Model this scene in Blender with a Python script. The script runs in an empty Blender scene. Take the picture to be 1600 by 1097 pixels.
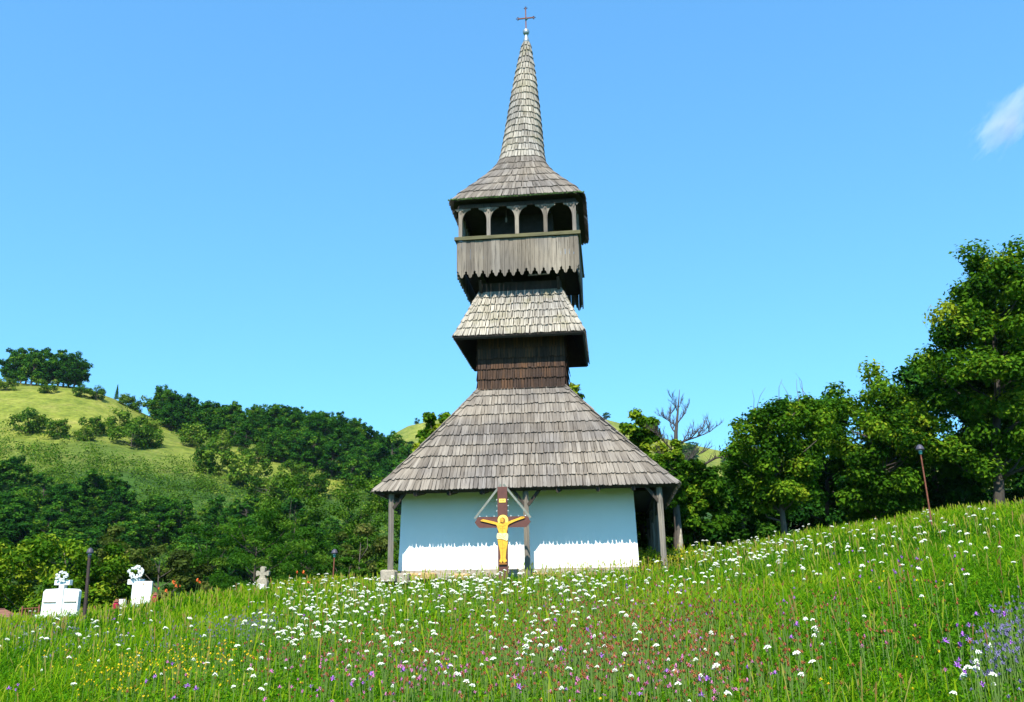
import bpy, bmesh, math, random
import numpy as np
from math import sin, cos, radians, pi, atan2, sqrt, hypot
from mathutils import Vector, Matrix

SC = bpy.context.scene
COL = SC.collection
random.seed(7)
RNG = np.random.default_rng(11)

# ------------------------------------------------------------------ camera
F_PX = 1350.0
PITCH, ROLL = radians(15.8), radians(0.8)
_R0 = np.array([1.0, 0, 0]); FWD = np.array([0, cos(PITCH), sin(PITCH)]); _U0 = np.array([0, -sin(PITCH), cos(PITCH)])
RGT = _R0 * cos(ROLL) - _U0 * sin(ROLL)
UPV = _U0 * cos(ROLL) + _R0 * sin(ROLL)
cam_d = bpy.data.cameras.new('camera')
cam_d.sensor_width = 36.0
cam_d.lens = 36.0 * F_PX / 1600.0
cam_d.clip_start = 0.1
cam_d.clip_end = 20000
cam = bpy.data.objects.new('camera', cam_d)
COL.objects.link(cam)
cam.matrix_world = Matrix(((RGT[0], UPV[0], -FWD[0], 0), (RGT[1], UPV[1], -FWD[1], 0), (RGT[2], UPV[2], -FWD[2], 0), (0, 0, 0, 1)))
SC.camera = cam

# ------------------------------------------------------------------ light
SUN_AZ, SUN_EL = radians(8.5), radians(49)
T = Vector((sin(SUN_AZ) * cos(SUN_EL), cos(SUN_AZ) * cos(SUN_EL), -sin(SUN_EL)))
sun_d = bpy.data.lights.new('sun', 'SUN')
sun_d.energy = 3.5
sun_d.angle = radians(0.53)
sun_d.color = (1.0, 0.95, 0.86)
sun = bpy.data.objects.new('sun', sun_d)
COL.objects.link(sun)
sun.rotation_euler = T.to_track_quat('-Z', 'Y').to_euler()
sun.location = (-5, -20, 30)
w = bpy.data.worlds.new('World')
SC.world = w
w.use_nodes = True
wn, wl = w.node_tree.nodes, w.node_tree.links
bg = wn['Background']
sky = wn.new('ShaderNodeTexSky')
sky.sky_type = 'NISHITA'
sky.sun_disc = False
sky.sun_elevation = SUN_EL
sky.sun_rotation = radians(180) + SUN_AZ
sky.altitude = 300
sky.air_density = 1.1
sky.dust_density = 0.1
sky.ozone_density = 2.0
hs = wn.new('ShaderNodeHueSaturation')
hs.inputs['Saturation'].default_value = 1.0
gm = wn.new('ShaderNodeGamma'); gm.inputs[1].default_value = 0.58
wl.new(sky.outputs[0], gm.inputs[0]); wl.new(gm.outputs[0], hs.inputs['Color'])
tint = wn.new('ShaderNodeMix'); tint.data_type = 'RGBA'; tint.blend_type = 'MULTIPLY'; tint.inputs[0].default_value = 1.0
wl.new(hs.outputs[0], tint.inputs[6]); tint.inputs[7].default_value = (0.42, 0.95, 1.38, 1)
wl.new(tint.outputs[2], bg.inputs[0])
bg.inputs[1].default_value = 0.15
SC.view_settings.view_transform = 'Standard'
SC.view_settings.look = 'None'
SC.view_settings.exposure = 1.38
SC.view_settings.gamma = 1
SC.view_settings.use_curve_mapping = False
SC.render.engine = 'CYCLES'

# ------------------------------------------------------------------ helpers
def ray(px, py):
    return FWD + RGT * (px - 800) / F_PX - UPV * (py - 548.5) / F_PX

def project(P):
    P = np.asarray(P, float)
    d = P @ FWD
    return 800 + F_PX * (P @ RGT) / d, 548.5 - F_PX * (P @ UPV) / d

def props(o, label=None, cat=None, group=None, kind=None):
    if label: o['label'] = label
    if cat: o['category'] = cat
    if group: o['group'] = group
    if kind: o['kind'] = kind
    return o

def empty(name, loc=(0, 0, 0), rz=0.0, label=None, cat=None, group=None):
    o = bpy.data.objects.new(name, None)
    COL.objects.link(o)
    o.location = loc
    o.rotation_euler = (0, 0, rz)
    o.empty_display_size = 0.3
    return props(o, label, cat, group)

def link(name, me, parent=None, mats=()):
    o = bpy.data.objects.new(name, me)
    COL.objects.link(o)
    if parent is not None: o.parent = parent
    return o

def np_mesh(name, V, Fc, mats, tone=None, lc=None, smooth=False, midx=None):
    """V (n,3); Fc int array (m,k) with constant k, or list of such arrays"""
    if isinstance(Fc, np.ndarray): Fc = [Fc]
    Fc = [f for f in Fc if len(f)]
    me = bpy.data.meshes.new(name)
    V = np.asarray(V, np.float32)
    me.vertices.add(len(V)); me.vertices.foreach_set('co', V.ravel())
    loops = np.concatenate([f.ravel() for f in Fc]).astype(np.int32)
    counts = np.concatenate([np.full(len(f), f.shape[1]) for f in Fc]).astype(np.int32)
    starts = np.concatenate([[0], np.cumsum(counts)[:-1]]).astype(np.int32)
    me.loops.add(len(loops)); me.loops.foreach_set('vertex_index', loops)
    me.polygons.add(len(counts)); me.polygons.foreach_set('loop_start', starts)
    if midx is not None: me.polygons.foreach_set('material_index', np.asarray(midx, np.int32))
    me.update(calc_edges=True)
    me.polygons.foreach_set('use_smooth', np.full(len(counts), smooth))
    if tone is not None:
        a = me.attributes.new('tone', 'FLOAT', 'POINT'); a.data.foreach_set('value', np.asarray(tone, np.float32))
    if lc is not None:
        a = me.attributes.new('lc', 'FLOAT_VECTOR', 'POINT'); a.data.foreach_set('vector', np.asarray(lc, np.float32).ravel())
    if not isinstance(mats, (list, tuple)): mats = [mats]
    for m in mats: me.materials.append(m)
    return me

class MB:
    """collects simple solids; build() gives one mesh"""
    def __init__(s): s.v = []; s.f = []; s.m = []
    def add(s, vs, fs, m=0):
        n = len(s.v); s.v += [tuple(v) for v in vs]; s.f += [tuple(i + n for i in f) for f in fs]; s.m += [m] * len(fs)
    def box(s, c, d, rz=0.0, m=0, taper=1.0):
        cx, cy, cz = c; a, b, h = d[0] / 2, d[1] / 2, d[2] / 2
        vs = []
        for z, k in ((-h, 1.0), (h, taper)):
            for x, y in ((-a, -b), (a, -b), (a, b), (-a, b)):
                X, Y = x * k, y * k
                vs.append((cx + X * cos(rz) - Y * sin(rz), cy + X * sin(rz) + Y * cos(rz), cz + z))
        s.add(vs, [(3, 2, 1, 0), (4, 5, 6, 7), (0, 1, 5, 4), (1, 2, 6, 5), (2, 3, 7, 6), (3, 0, 4, 7)], m)
    def beam(s, a, b, w_, d_, m=0, up=(0, 0, 1)):
        a, b = Vector(a), Vector(b); ax = (b - a).normalized(); u = Vector(up)
        if abs(ax.dot(u)) > .95: u = Vector((0, 1, 0))
        x = ax.cross(u).normalized(); y = x.cross(ax)
        vs = [p + x * sx * w_ / 2 + y * sy * d_ / 2 for p in (a, b) for sx, sy in ((-1, -1), (1, -1), (1, 1), (-1, 1))]
        s.add(vs, [(0, 1, 2, 3), (7, 6, 5, 4), (0, 4, 5, 1), (1, 5, 6, 2), (2, 6, 7, 3), (3, 7, 4, 0)], m)
    def tube(s, pts, rads, n=8, m=0, cap=True):
        pts = [Vector(p) for p in pts]; rings = []
        for i, p in enumerate(pts):
            ax = (pts[min(i + 1, len(pts) - 1)] - pts[max(i - 1, 0)]).normalized()
            u = Vector((0, 1, 0)) if abs(ax.z) > .9 else Vector((0, 0, 1))
            x = ax.cross(u).normalized(); y = ax.cross(x)
            rings.append([p + (x * cos(2 * pi * k / n) + y * sin(2 * pi * k / n)) * rads[i] for k in range(n)])
        vs = [v for r in rings for v in r]; fs = []
        for i in range(len(pts) - 1):
            for k in range(n):
                fs.append((i * n + k, i * n + (k + 1) % n, (i + 1) * n + (k + 1) % n, (i + 1) * n + k))
        if cap: fs.append(tuple(range(n - 1, -1, -1))); fs.append(tuple(range((len(pts) - 1) * n, len(pts) * n)))
        s.add(vs, fs, m)
    def lathe(s, prof, c=(0, 0, 0), n=16, m=0):
        s.tube([(c[0], c[1], c[2] + z) for r, z in prof], [max(r, 1e-4) for r, z in prof], n, m)
    def prism(s, poly, a, b, plane='xz', m=0):
        """poly extruded between a and b along the missing axis"""
        n = len(poly)
        def P(p, q): return (p[0], q, p[1]) if plane == 'xz' else ((q, p[0], p[1]) if plane == 'yz' else (p[0], p[1], q))
        vs = [P(p, a) for p in poly] + [P(p, b) for p in poly]
        fs = [tuple(range(n)), tuple(range(2 * n - 1, n - 1, -1))] + [(i, i + n, (i + 1) % n + n, (i + 1) % n) for i in range(n)]
        s.add(vs, fs, m)
    def mesh(s, name, mats, bevel=0.0, smooth=False):
        me = bpy.data.meshes.new(name); me.from_pydata(s.v, [], s.f)
        if not isinstance(mats, (list, tuple)): mats = [mats]
        for m in mats: me.materials.append(m)
        me.polygons.foreach_set('material_index', s.m)
        if smooth: me.polygons.foreach_set('use_smooth', [True] * len(s.f))
        bm = bmesh.new(); bm.from_mesh(me)
        bmesh.ops.recalc_face_normals(bm, faces=bm.faces)
        if bevel: bmesh.ops.bevel(bm, geom=list(bm.edges), offset=bevel, segments=1, affect='EDGES', clamp_overlap=True)
        bm.to_mesh(me); bm.free()
        return me
    def build(s, name, mats, parent=None, bevel=0.0, smooth=False):
        return link(name, s.mesh(name, mats, bevel, smooth), parent)

# ------------------------------------------------------------------ materials
def new_mat(name, rough=0.8, spec=0.25):
    m = bpy.data.materials.new(name); m.use_nodes = True
    n, l = m.node_tree.nodes, m.node_tree.links
    b = n['Principled BSDF']; b.inputs['Roughness'].default_value = rough
    b.inputs['Specular IOR Level'].default_value = spec
    return m, n, l, b

def ramp(n, stops):
    r = n.new('ShaderNodeValToRGB'); e = r.color_ramp.elements
    while len(e) < len(stops): e.new(0.5)
    for i, (p, c) in enumerate(stops):
        e[i].position = p; e[i].color = (*c, 1) if len(c) == 3 else c
    return r

def math_node(n, l, op, a, b=None, clamp=False):
    m = n.new('ShaderNodeMath'); m.operation = op; m.use_clamp = clamp
    for i, x in enumerate((a, b)):
        if x is None: continue
        if isinstance(x, (int, float)): m.inputs[i].default_value = x
        else: l.new(x, m.inputs[i])
    return m.outputs[0]

def noise(n, l, vec, scale, detail=4, rough=0.6):
    t = n.new('ShaderNodeTexNoise'); t.inputs['Scale'].default_value = scale
    t.inputs['Detail'].default_value = detail; t.inputs['Roughness'].default_value = rough
    if vec is not None: l.new(vec, t.inputs['Vector'])
    return t.outputs['Fac']

def mix_col(n, l, fac, a, b, blend='MIX'):
    x = n.new('ShaderNodeMix'); x.data_type = 'RGBA'; x.blend_type = blend
    for sock, v in ((0, fac), (6, a), (7, b)):
        if isinstance(v, (int, float)): x.inputs[sock].default_value = v
        elif isinstance(v, tuple): x.inputs[sock].default_value = (*v, 1) if len(v) == 3 else v
        else: l.new(v, x.inputs[sock])
    return x.outputs[2]

def leaf_mat(name, stops, trans=0.35, per_object=0.0):
    m, n, l, b = new_mat(name, 0.8, 0.04)
    at = n.new('ShaderNodeAttribute'); at.attribute_name = 'tone'
    fac = at.outputs['Fac']
    if per_object:
        oi = n.new('ShaderNodeObjectInfo')
        d = math_node(n, l, 'MULTIPLY', math_node(n, l, 'SUBTRACT', oi.outputs['Random'], 0.5), per_object)
        fac = math_node(n, l, 'ADD', fac, d, True)
    r = ramp(n, stops); l.new(fac, r.inputs[0])
    l.new(r.outputs[0], b.inputs['Base Color'])
    tr = n.new('ShaderNodeBsdfTranslucent')
    br = mix_col(n, l, 1.0, r.outputs[0], (1.5, 1.5, 0.6), 'MULTIPLY')
    l.new(br, tr.inputs['Color'])
    mx = n.new('ShaderNodeMixShader'); mx.inputs[0].default_value = trans
    l.new(b.outputs[0], mx.inputs[1]); l.new(tr.outputs[0], mx.inputs[2])
    l.new(mx.outputs[0], n['Material Output'].inputs['Surface'])
    return m

def wood_mat(name, stops, source='attr', grain=(30, 30, 2.2), dark=0.45, streak=None, rough=0.85):
    m, n, l, b = new_mat(name, rough, 0.15)
    if source == 'attr':
        at = n.new('ShaderNodeAttribute'); at.attribute_name = 'tone'; rnd = at.outputs['Fac']
    else:
        oi = n.new('ShaderNodeObjectInfo'); rnd = oi.outputs['Random']
    if source == 'plain':
        tc = n.new('ShaderNodeTexCoord'); vec = tc.outputs['Object']
    else:
        lc = n.new('ShaderNodeAttribute'); lc.attribute_name = 'lc'; vec = lc.outputs['Vector']
    sc = n.new('ShaderNodeVectorMath'); sc.operation = 'MULTIPLY'; l.new(vec, sc.inputs[0]); sc.inputs[1].default_value = grain
    off = n.new('ShaderNodeVectorMath'); off.operation = 'ADD'; l.new(sc.outputs[0], off.inputs[0])
    cmb = n.new('ShaderNodeCombineXYZ'); k = math_node(n, l, 'MULTIPLY', rnd, 317.0)
    l.new(k, cmb.inputs[0]); l.new(k, cmb.inputs[1]); l.new(k, cmb.inputs[2]); l.new(cmb.outputs[0], off.inputs[1])
    g = noise(n, l, off.outputs[0], 1.0, 5, 0.65)
    v = math_node(n, l, 'ADD', math_node(n, l, 'MULTIPLY', rnd, 0.48), math_node(n, l, 'MULTIPLY', g, 0.62))
    v = math_node(n, l, 'SUBTRACT', v, 0.07, True)
    r = ramp(n, stops); l.new(v, r.inputs[0])
    # fine dark cracks
    cr = ramp(n, [(0.30, (dark,) * 3), (0.46, (1, 1, 1))]); l.new(g, cr.inputs[0])
    c = mix_col(n, l, 1.0, r.outputs[0], cr.outputs[0], 'MULTIPLY')
    # broad weather stains in scene space
    geo = n.new('ShaderNodeNewGeometry')
    big = noise(n, l, geo.outputs['Position'], 0.9, 3, 0.5)
    br = ramp(n, [(0.35, (0.78, 0.78, 0.80)), (0.65, (1.12, 1.08, 1.0))]); l.new(big, br.inputs[0])
    c = mix_col(n, l, 1.0, c, br.outputs[0], 'MULTIPLY')
    if streak:
        st = noise(n, l, geo.outputs['Position'], 1.7, 4, 0.6)
        sr = ramp(n, [(0.52, (0, 0, 0)), (0.68, (1, 1, 1))]); l.new(st, sr.inputs[0])
        c = mix_col(n, l, math_node(n, l, 'MULTIPLY', sr.outputs[0], 0.55), c, streak)
    l.new(c, b.inputs['Base Color'])
    bp = n.new('ShaderNodeBump'); bp.inputs['Strength'].default_value = 0.6; bp.inputs['Distance'].default_value = 0.01
    l.new(g, bp.inputs['Height']); l.new(bp.outputs[0], b.inputs['Normal'])
    return m

def plain_mat(name, col, rough=0.7, var=0.15, scale=6.0, spec=0.3, metal=0.0, bump=0.0):
    m, n, l, b = new_mat(name, rough, spec)
    tc = n.new('ShaderNodeTexCoord')
    f = noise(n, l, tc.outputs['Object'], scale, 5, 0.6)
    lo = tuple(c * (1 - var) for c in col); hi = tuple(min(1, c * (1 + var)) for c in col)
    r = ramp(n, [(0.3, lo), (0.7, hi)]); l.new(f, r.inputs[0]); l.new(r.outputs[0], b.inputs['Base Color'])
    b.inputs['Metallic'].default_value = metal
    if bump:
        bp = n.new('ShaderNodeBump'); bp.inputs['Strength'].default_value = bump; bp.inputs['Distance'].default_value = 0.02
        l.new(f, bp.inputs['Height']); l.new(bp.outputs[0], b.inputs['Normal'])
    return m

GREY_S = [(0.0, (0.078, 0.066, 0.054)), (0.35, (0.155, 0.134, 0.112)), (0.7, (0.230, 0.204, 0.174)), (1.0, (0.37, 0.335, 0.29))]
PALE_S = [(0.0, (0.12, 0.104, 0.085)), (0.35, (0.27, 0.245, 0.205)), (0.7, (0.40, 0.368, 0.315)), (1.0, (0.50, 0.465, 0.405))]
BOARD_S = [(0.0, (0.085, 0.070, 0.056)), (0.4, (0.185, 0.160, 0.132)), (0.75, (0.27, 0.238, 0.20)), (1.0, (0.38, 0.34, 0.29))]
BROWN_S = [(0.0, (0.022, 0.015, 0.012)), (0.4, (0.060, 0.038, 0.028)), (0.75, (0.12, 0.062, 0.032)), (1.0, (0.34, 0.12, 0.03))]
LOG_S = [(0.0, (0.02, 0.016, 0.013)), (0.5, (0.05, 0.042, 0.035)), (1.0, (0.09, 0.075, 0.06))]
M = {}
M['shingle_one'] = wood_mat('weathered_shingle', GREY_S, 'object')
M['shingle'] = wood_mat('weathered_shingles_joined', GREY_S, 'attr')
M['shingle_pale'] = wood_mat('pale_shingles', PALE_S, 'attr', streak=(0.19, 0.17, 0.09))
M['shingle_brown'] = wood_mat('brown_shingles', BROWN_S, 'attr')
M['board'] = wood_mat('grey_board', BOARD_S, 'object', grain=(28, 28, 1.6))
M['post'] = wood_mat('grey_post', BOARD_S, 'plain', grain=(25, 25, 2.0))
M['log'] = wood_mat('dark_log', LOG_S, 'plain', grain=(14, 14, 2.0))
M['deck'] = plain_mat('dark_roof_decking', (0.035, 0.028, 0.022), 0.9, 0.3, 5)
M['rail'] = wood_mat('mossy_rail', [(0, (0.06, 0.055, 0.03)), (0.5, (0.15, 0.14, 0.075)), (1, (0.25, 0.24, 0.15))], 'plain', grain=(2, 25, 25))
M['zinc'] = plain_mat('zinc', (0.33, 0.37, 0.38), 0.4, 0.25, 12, 0.5, 0.6)
M['strip'] = plain_mat('old_tin_strip', (0.17, 0.18, 0.15), 0.6, 0.3, 12)
M['rust'] = plain_mat('rust', (0.17, 0.06, 0.035), 0.8, 0.35, 20)
M['iron'] = plain_mat('dark_iron', (0.045, 0.03, 0.025), 0.6, 0.3, 15)
M['brown_paint'] = plain_mat('brown_paint', (0.105, 0.040, 0.030), 0.45, 0.12, 8)
M['white_paint'] = plain_mat('white_paint', (0.70, 0.72, 0.70), 0.6, 0.14, 5)
M['green_glass'] = plain_mat('lamp_green', (0.05, 0.22, 0.20), 0.3, 0.1, 5)
M['lamp_cap'] = plain_mat('lamp_cap', (0.06, 0.055, 0.075), 0.5, 0.1, 5)
M['stone'] = plain_mat('field_stone', (0.30, 0.26, 0.20), 0.9, 0.3, 9, 0.2, 0, 0.5)
M['stone_warm'] = plain_mat('warm_stone', (0.42, 0.27, 0.13), 0.9, 0.25, 9, 0.2, 0, 0.5)
M['pale_stone'] = plain_mat('pale_stone', (0.30, 0.265, 0.20), 0.9, 0.35, 14, 0.2, 0, 0.5)
M['flesh'] = plain_mat('painted_flesh', (0.68, 0.36, 0.03), 0.5, 0.2, 14)
M['flesh_line'] = plain_mat('painted_outline', (0.30, 0.12, 0.02), 0.5, 0.1, 9)
M['halo'] = plain_mat('painted_halo', (0.85, 0.62, 0.12), 0.4, 0.05, 9)
M['cloth'] = plain_mat('painted_cloth', (0.74, 0.64, 0.30), 0.5, 0.06, 12)
M['tile'] = plain_mat('clay_tile', (0.28, 0.13, 0.085), 0.85, 0.35, 30)

def plaster():
    m, n, l, b = new_mat('white_plaster', 0.85, 0.15)
    tc = n.new('ShaderNodeTexCoord')
    f1 = noise(n, l, tc.outputs['Object'], 1.3, 5, 0.6)
    f2 = noise(n, l, tc.outputs['Object'], 14, 5, 0.6)
    sep = n.new('ShaderNodeSeparateXYZ'); l.new(tc.outputs['Object'], sep.inputs[0])
    # splashed dirt low on the wall
    low = n.new('ShaderNodeMapRange'); low.inputs[1].default_value = 0.32; low.inputs[2].default_value = 0.0
    l.new(sep.outputs[2], low.inputs[0])
    d = math_node(n, l, 'MULTIPLY', low.outputs[0], f2)
    r = ramp(n, [(0.3, (0.84, 0.84, 0.83)), (0.7, (0.88, 0.88, 0.87))]); l.new(f1, r.inputs[0])
    c = mix_col(n, l, math_node(n, l, 'MULTIPLY', d, 0.8, True), r.outputs[0], (0.55, 0.42, 0.28))
    v = n.new('ShaderNodeTexVoronoi'); v.inputs['Scale'].default_value = 1.9; l.new(tc.outputs['Object'], v.inputs['Vector'])
    vr = ramp(n, [(0.035, (1, 1, 1)), (0.05, (0, 0, 0))]); l.new(v.outputs['Distance'], vr.inputs[0])
    c = mix_col(n, l, math_node(n, l, 'MULTIPLY', vr.outputs[0], 0.5), c, (0.33, 0.27, 0.2))
    l.new(c, b.inputs['Base Color'])
    bp = n.new('ShaderNodeBump'); bp.inputs['Strength'].default_value = 0.35; bp.inputs['Distance'].default_value = 0.03
    l.new(math_node(n, l, 'ADD', f1, math_node(n, l, 'MULTIPLY', f2, 0.25)), bp.inputs['Height']); l.new(bp.outputs[0], b.inputs['Normal'])
    return m
M['plaster'] = plaster()

# ------------------------------------------------------------------ terrain
def lerp_tab(x, xs, ys): return np.interp(x, xs, ys)
# crest elevation (tangent) against horizontal direction q = X / Y
_spx = np.array([-200, 0, 200, 450, 560, 622, 800, 998, 1060, 1100, 1300, 1450, 1600, 1900])
_sv = np.array([-.036, -.0290, -.0150, .006, .012, .0165, .0260, .0350, .038, .038, .0620, .079, .0895, .105])
_sq = (_spx - 800) / 1300.0
_r1 = np.array([(-200, .272), (0, .258), (120, .246), (180, .231), (240, .211), (330, .194), (450, .176), (520, .168), (600, .150), (660, .135), (760, .11), (900, .09), (1200, .095), (1700, .12)])
_r2 = np.array([(-200, .12), (400, .145), (560, .160), (600, .176), (640, .192), (690, .201), (760, .206), (860, .205), (940, .197), (985, .186), (1040, .170), (1100, .160), (1180, .15), (1400, .14), (1700, .12)])

def vnoise(x, y, seed=0):
    r = np.random.default_rng(seed); out = np.zeros_like(x, dtype=float)
    for k in range(7):
        a = r.uniform(0, 2 * pi); fr = r.uniform(0.6, 1.9) ; ph = r.uniform(0, 6.28)
        out += np.sin((x * cos(a) + y * sin(a)) * fr + ph)
    return out / 7 ** .5

def ground_z(X, Y):
    X = np.asarray(X, float); Y = np.asarray(Y, float)
    q = np.clip(X / np.maximum(Y, 7.0), -.75, .75)
    s = lerp_tab(q, _sq, _sv)
    e1 = lerp_tab(q, (_r1[:, 0] - 800) / 1300, _r1[:, 1]); e2 = lerp_tab(q, (_r2[:, 0] - 800) / 1300, _r2[:, 1])
    near = -1.55 + (s + 1.55 / 26) * np.clip(Y, -12, 26.5)
    zc = s * 26.5
    rt = np.clip((q + .12) / .3, 0, 1)            # 0 left valley, 1 right shelf
    z40 = zc + (-3.6) * (1 - rt) + (-.2) * rt
    z62 = zc + (-8.5) * (1 - rt) + (-1.5) * rt
    keyY = [26.5, 40, 62, 110, 180, 230, 330, 500, 700, 1200, 4000]
    zz = [zc, z40, z62, z62 + (e1 * 180 - z62) * .40, e1 * 180, e1 * 175, e2 * 330 * .55, e2 * 500, e2 * 420, np.full_like(q, 40.), np.full_like(q, 20.)]
    far = np.zeros_like(q)
    for i in range(len(keyY) - 1):
        a, b = keyY[i], keyY[i + 1]
        t = np.clip((Y - a) / (b - a), 0, 1); t2 = t * t * (3 - 2 * t)
        tt = 0.45 * t + 0.55 * t2
        far = np.where((Y >= a) & (Y <= b), zz[i] + (zz[i + 1] - zz[i]) * tt, far)
    far = np.where(Y > keyY[-1], 20., far)
    z = np.where(Y < 26.5, near, far)
    z = z + 0.035 * vnoise(X * .9, Y * .9, 1) * (Y < 60) * np.clip(Y / 8, 0, 1)
    z = z + 0.9 * vnoise(X / 9, Y / 9, 2) * np.clip((Y - 60) / 60, 0, 1) * np.clip((1500 - Y) / 900, 0, 1)
    return z

def gz(x, y): return float(ground_z(np.array([x]), np.array([y]))[0])

def hits(px, py, lift=0.0, y0=3.5, y1=600.0):
    """points on (or lift above) the ground on the sight lines; nan where none"""
    px = np.atleast_1d(np.asarray(px, float)); py = np.atleast_1d(np.asarray(py, float)); lift = np.broadcast_to(lift, px.shape)
    D = FWD[None] + RGT[None] * ((px - 800) / F_PX)[:, None] - UPV[None] * ((py - 548.5) / F_PX)[:, None]
    D = D / D[:, 1:2]
    Ys = np.geomspace(y0, y1, 420)
    res = np.full((len(px), 3), np.nan)
    done = np.zeros(len(px), bool); prev = None
    for Yv in Ys:
        P = D * Yv
        d = P[:, 2] - (ground_z(P[:, 0], P[:, 1]) + lift)
        new = (~done) & (d <= 0)
        if prev is not None:
            t = np.where(new, prev[1] / np.maximum(prev[1] - d, 1e-9), 0)
            Yi = prev[0] + (Yv - prev[0]) * t
            res[new] = D[new] * Yi[new][:, None]
        else: res[new] = P[new]
        done |= new
        prev = (Yv, d)
    ok = ~np.isnan(res[:, 0])
    res[ok, 2] = ground_z(res[ok, 0], res[ok, 1])
    return res

def terrain():
    xs = np.concatenate([-np.geomspace(14, 1200, 90)[::-1], np.linspace(-13.7, 13.7, 90), np.geomspace(14, 1200, 90)])
    ys = np.concatenate([[-400, -300, -150, -60, -25, -12, -5], np.linspace(0, 30, 80), np.geomspace(30.6, 250, 110), np.geomspace(256, 1400, 70)])
    X, Y = np.meshgrid(xs, ys)
    Z = ground_z(X.ravel(), Y.ravel()).reshape(X.shape)
    V = np.stack([X.ravel(), Y.ravel(), Z.ravel()], 1)
    Pc = V.copy()
    front = (V @ FWD) > 1
    px = np.full(len(V), -999.); py = np.full(len(V), -999.)
    a, b = project(V[front]); px[front] = a; py[front] = b
    nz = vnoise(V[:, 0] / 6, V[:, 1] / 6, 5) * .25
    # dry hay colour: bald flank of the left hill, some strips, and the far hill
    def blob(cx, cy, rx, ry, k=1.0): return k * np.exp(-(((px - cx) / rx) ** 2 + ((py - cy) / ry) ** 2) ** 1.5)
    mid = (V[:, 1] > 60) & (V[:, 1] < 300)
    dry = np.zeros(len(V))
    def band(x0, y0, x1, y1, wd_, k):
        t = np.clip(((px - x0) * (x1 - x0) + (py - y0) * (y1 - y0)) / ((x1 - x0) ** 2 + (y1 - y0) ** 2), 0, 1)
        return k * np.exp(-(np.hypot(px - x0 - t * (x1 - x0), py - y0 - t * (y1 - y0)) / wd_) ** 2)
    dry += mid * (blob(60, 640, 200, 70) + band(200, 680, 370, 725, 30, .55) + band(380, 728, 530, 765, 20, .75))
    farm = V[:, 1] > 300
    dry += farm * .75
    near = V[:, 1] < 60
    dry = np.clip(dry + nz * (dry > .05), 0, 1)
    ny, nx = X.shape
    idx = np.arange(ny * nx).reshape(ny, nx)
    def sub(r0, r1, name, mat):
        I = idx[r0:r1 + 1]; base = I[0, 0]
        F4 = np.stack([I[:-1, :-1], I[:-1, 1:], I[1:, 1:], I[1:, :-1]], -1).reshape(-1, 4) - base
        sl = slice(base, I[-1, -1] + 1)
        me = np_mesh(name, V[sl], F4, mat, tone=dry[sl], smooth=True)
        return props(link(name, me), kind='structure')
    m, n, l, b = new_mat('turf', 0.95, 0.1)
    at = n.new('ShaderNodeAttribute'); at.attribute_name = 'tone'
    geo = n.new('ShaderNodeNewGeometry')
    f = noise(n, l, geo.outputs['Position'], 0.22, 6, 0.7)
    f2 = noise(n, l, geo.outputs['Position'], 0.9, 8, 0.8)
    g = ramp(n, [(0.3, (0.022, 0.055, 0.010)), (0.55, (0.045, 0.10, 0.016)), (0.75, (0.10, 0.13, 0.03))]); l.new(f, g.inputs[0])
    h = ramp(n, [(0.3, (0.11, 0.15, 0.018)), (0.5, (0.21, 0.23, 0.035)), (0.72, (0.30, 0.27, 0.07))]); l.new(f, h.inputs[0])
    c = mix_col(n, l, at.outputs['Fac'], g.outputs[0], h.outputs[0])
    k = ramp(n, [(0.32, (0.45, 0.48, 0.45)), (0.68, (1.35, 1.32, 1.25))]); l.new(f2, k.inputs[0])
    c = mix_col(n, l, 1.0, c, k.outputs[0], 'MULTIPLY')
    l.new(c, b.inputs['Base Color'])
    r30 = int(np.searchsorted(ys, 45)); r250 = int(np.searchsorted(ys, 262))
    sub(0, r30, 'ground', m); sub(r30, r250, 'hillside', m); sub(r250, ny - 1, 'far_hill', m)
terrain()

# ------------------------------------------------------------------ the church
TH = radians(6.3)
O3 = ray(810, 889); O3 = O3 * 22.5 / O3[1]
CH = empty('wooden_church', tuple(O3), -TH,
           'old wooden church with white plastered walls, hipped shingle roof and tall stacked shingled bell tower', 'church')
def church_local(P):
    x, y, z = P[0] - O3[0], P[1] - O3[1], P[2] - O3[2]
    return x * cos(TH) - y * sin(TH), x * sin(TH) + y * cos(TH), z
def church_world(u, v, z):
    return (O3[0] + u * cos(TH) + v * sin(TH), O3[1] - u * sin(TH) + v * cos(TH), O3[2] + z)

# shingle outline in its own plane: x across (unit), y down (0 top .. 1 bottom tip)
def shingle_proto(kind):
    tips = {0: [(-.47, .94), (-.22, .98), (0, 1.0), (.22, .98), (.47, .935)],
            1: [(-.47, .92), (.03, 1.0), (.47, .94)],
            2: [(-.47, .97), (-.1, .99), (.3, 1.0), (.47, .95)]}[kind]
    top = [(.46, 0.0), (-.46, 0.0)]
    return tips + top

def shingle_geo(kind, thick=1.0):
    out = shingle_proto(kind); n = len(out)
    V = []; lc = []
    for zz in (1, 0):
        for x, y in out:
            V.append((x, -y, (0.013 if zz else 0.0) * (0.4 + 0.6 * y) * thick)); lc.append((x * .12, zz * .02, y * .5))
    Fs = [tuple(range(n)), tuple(range(2 * n - 1, n - 1, -1))] + [(i, i + n, (i + 1) % n + n, (i + 1) % n) for i in range(n)]
    return np.array(V), Fs, np.array(lc)

PROTO = [shingle_geo(k) for k in range(3)]
def proto_mesh(k, mat, name='shingle'):
    V, Fs, lc = PROTO[k]
    me = bpy.data.meshes.new(name); me.from_pydata([tuple(v) for v in V], [], Fs)
    a = me.attributes.new('lc', 'FLOAT_VECTOR', 'POINT'); a.data.foreach_set('vector', lc.astype(np.float32).ravel())
    me.materials.append(mat); return me

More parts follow.
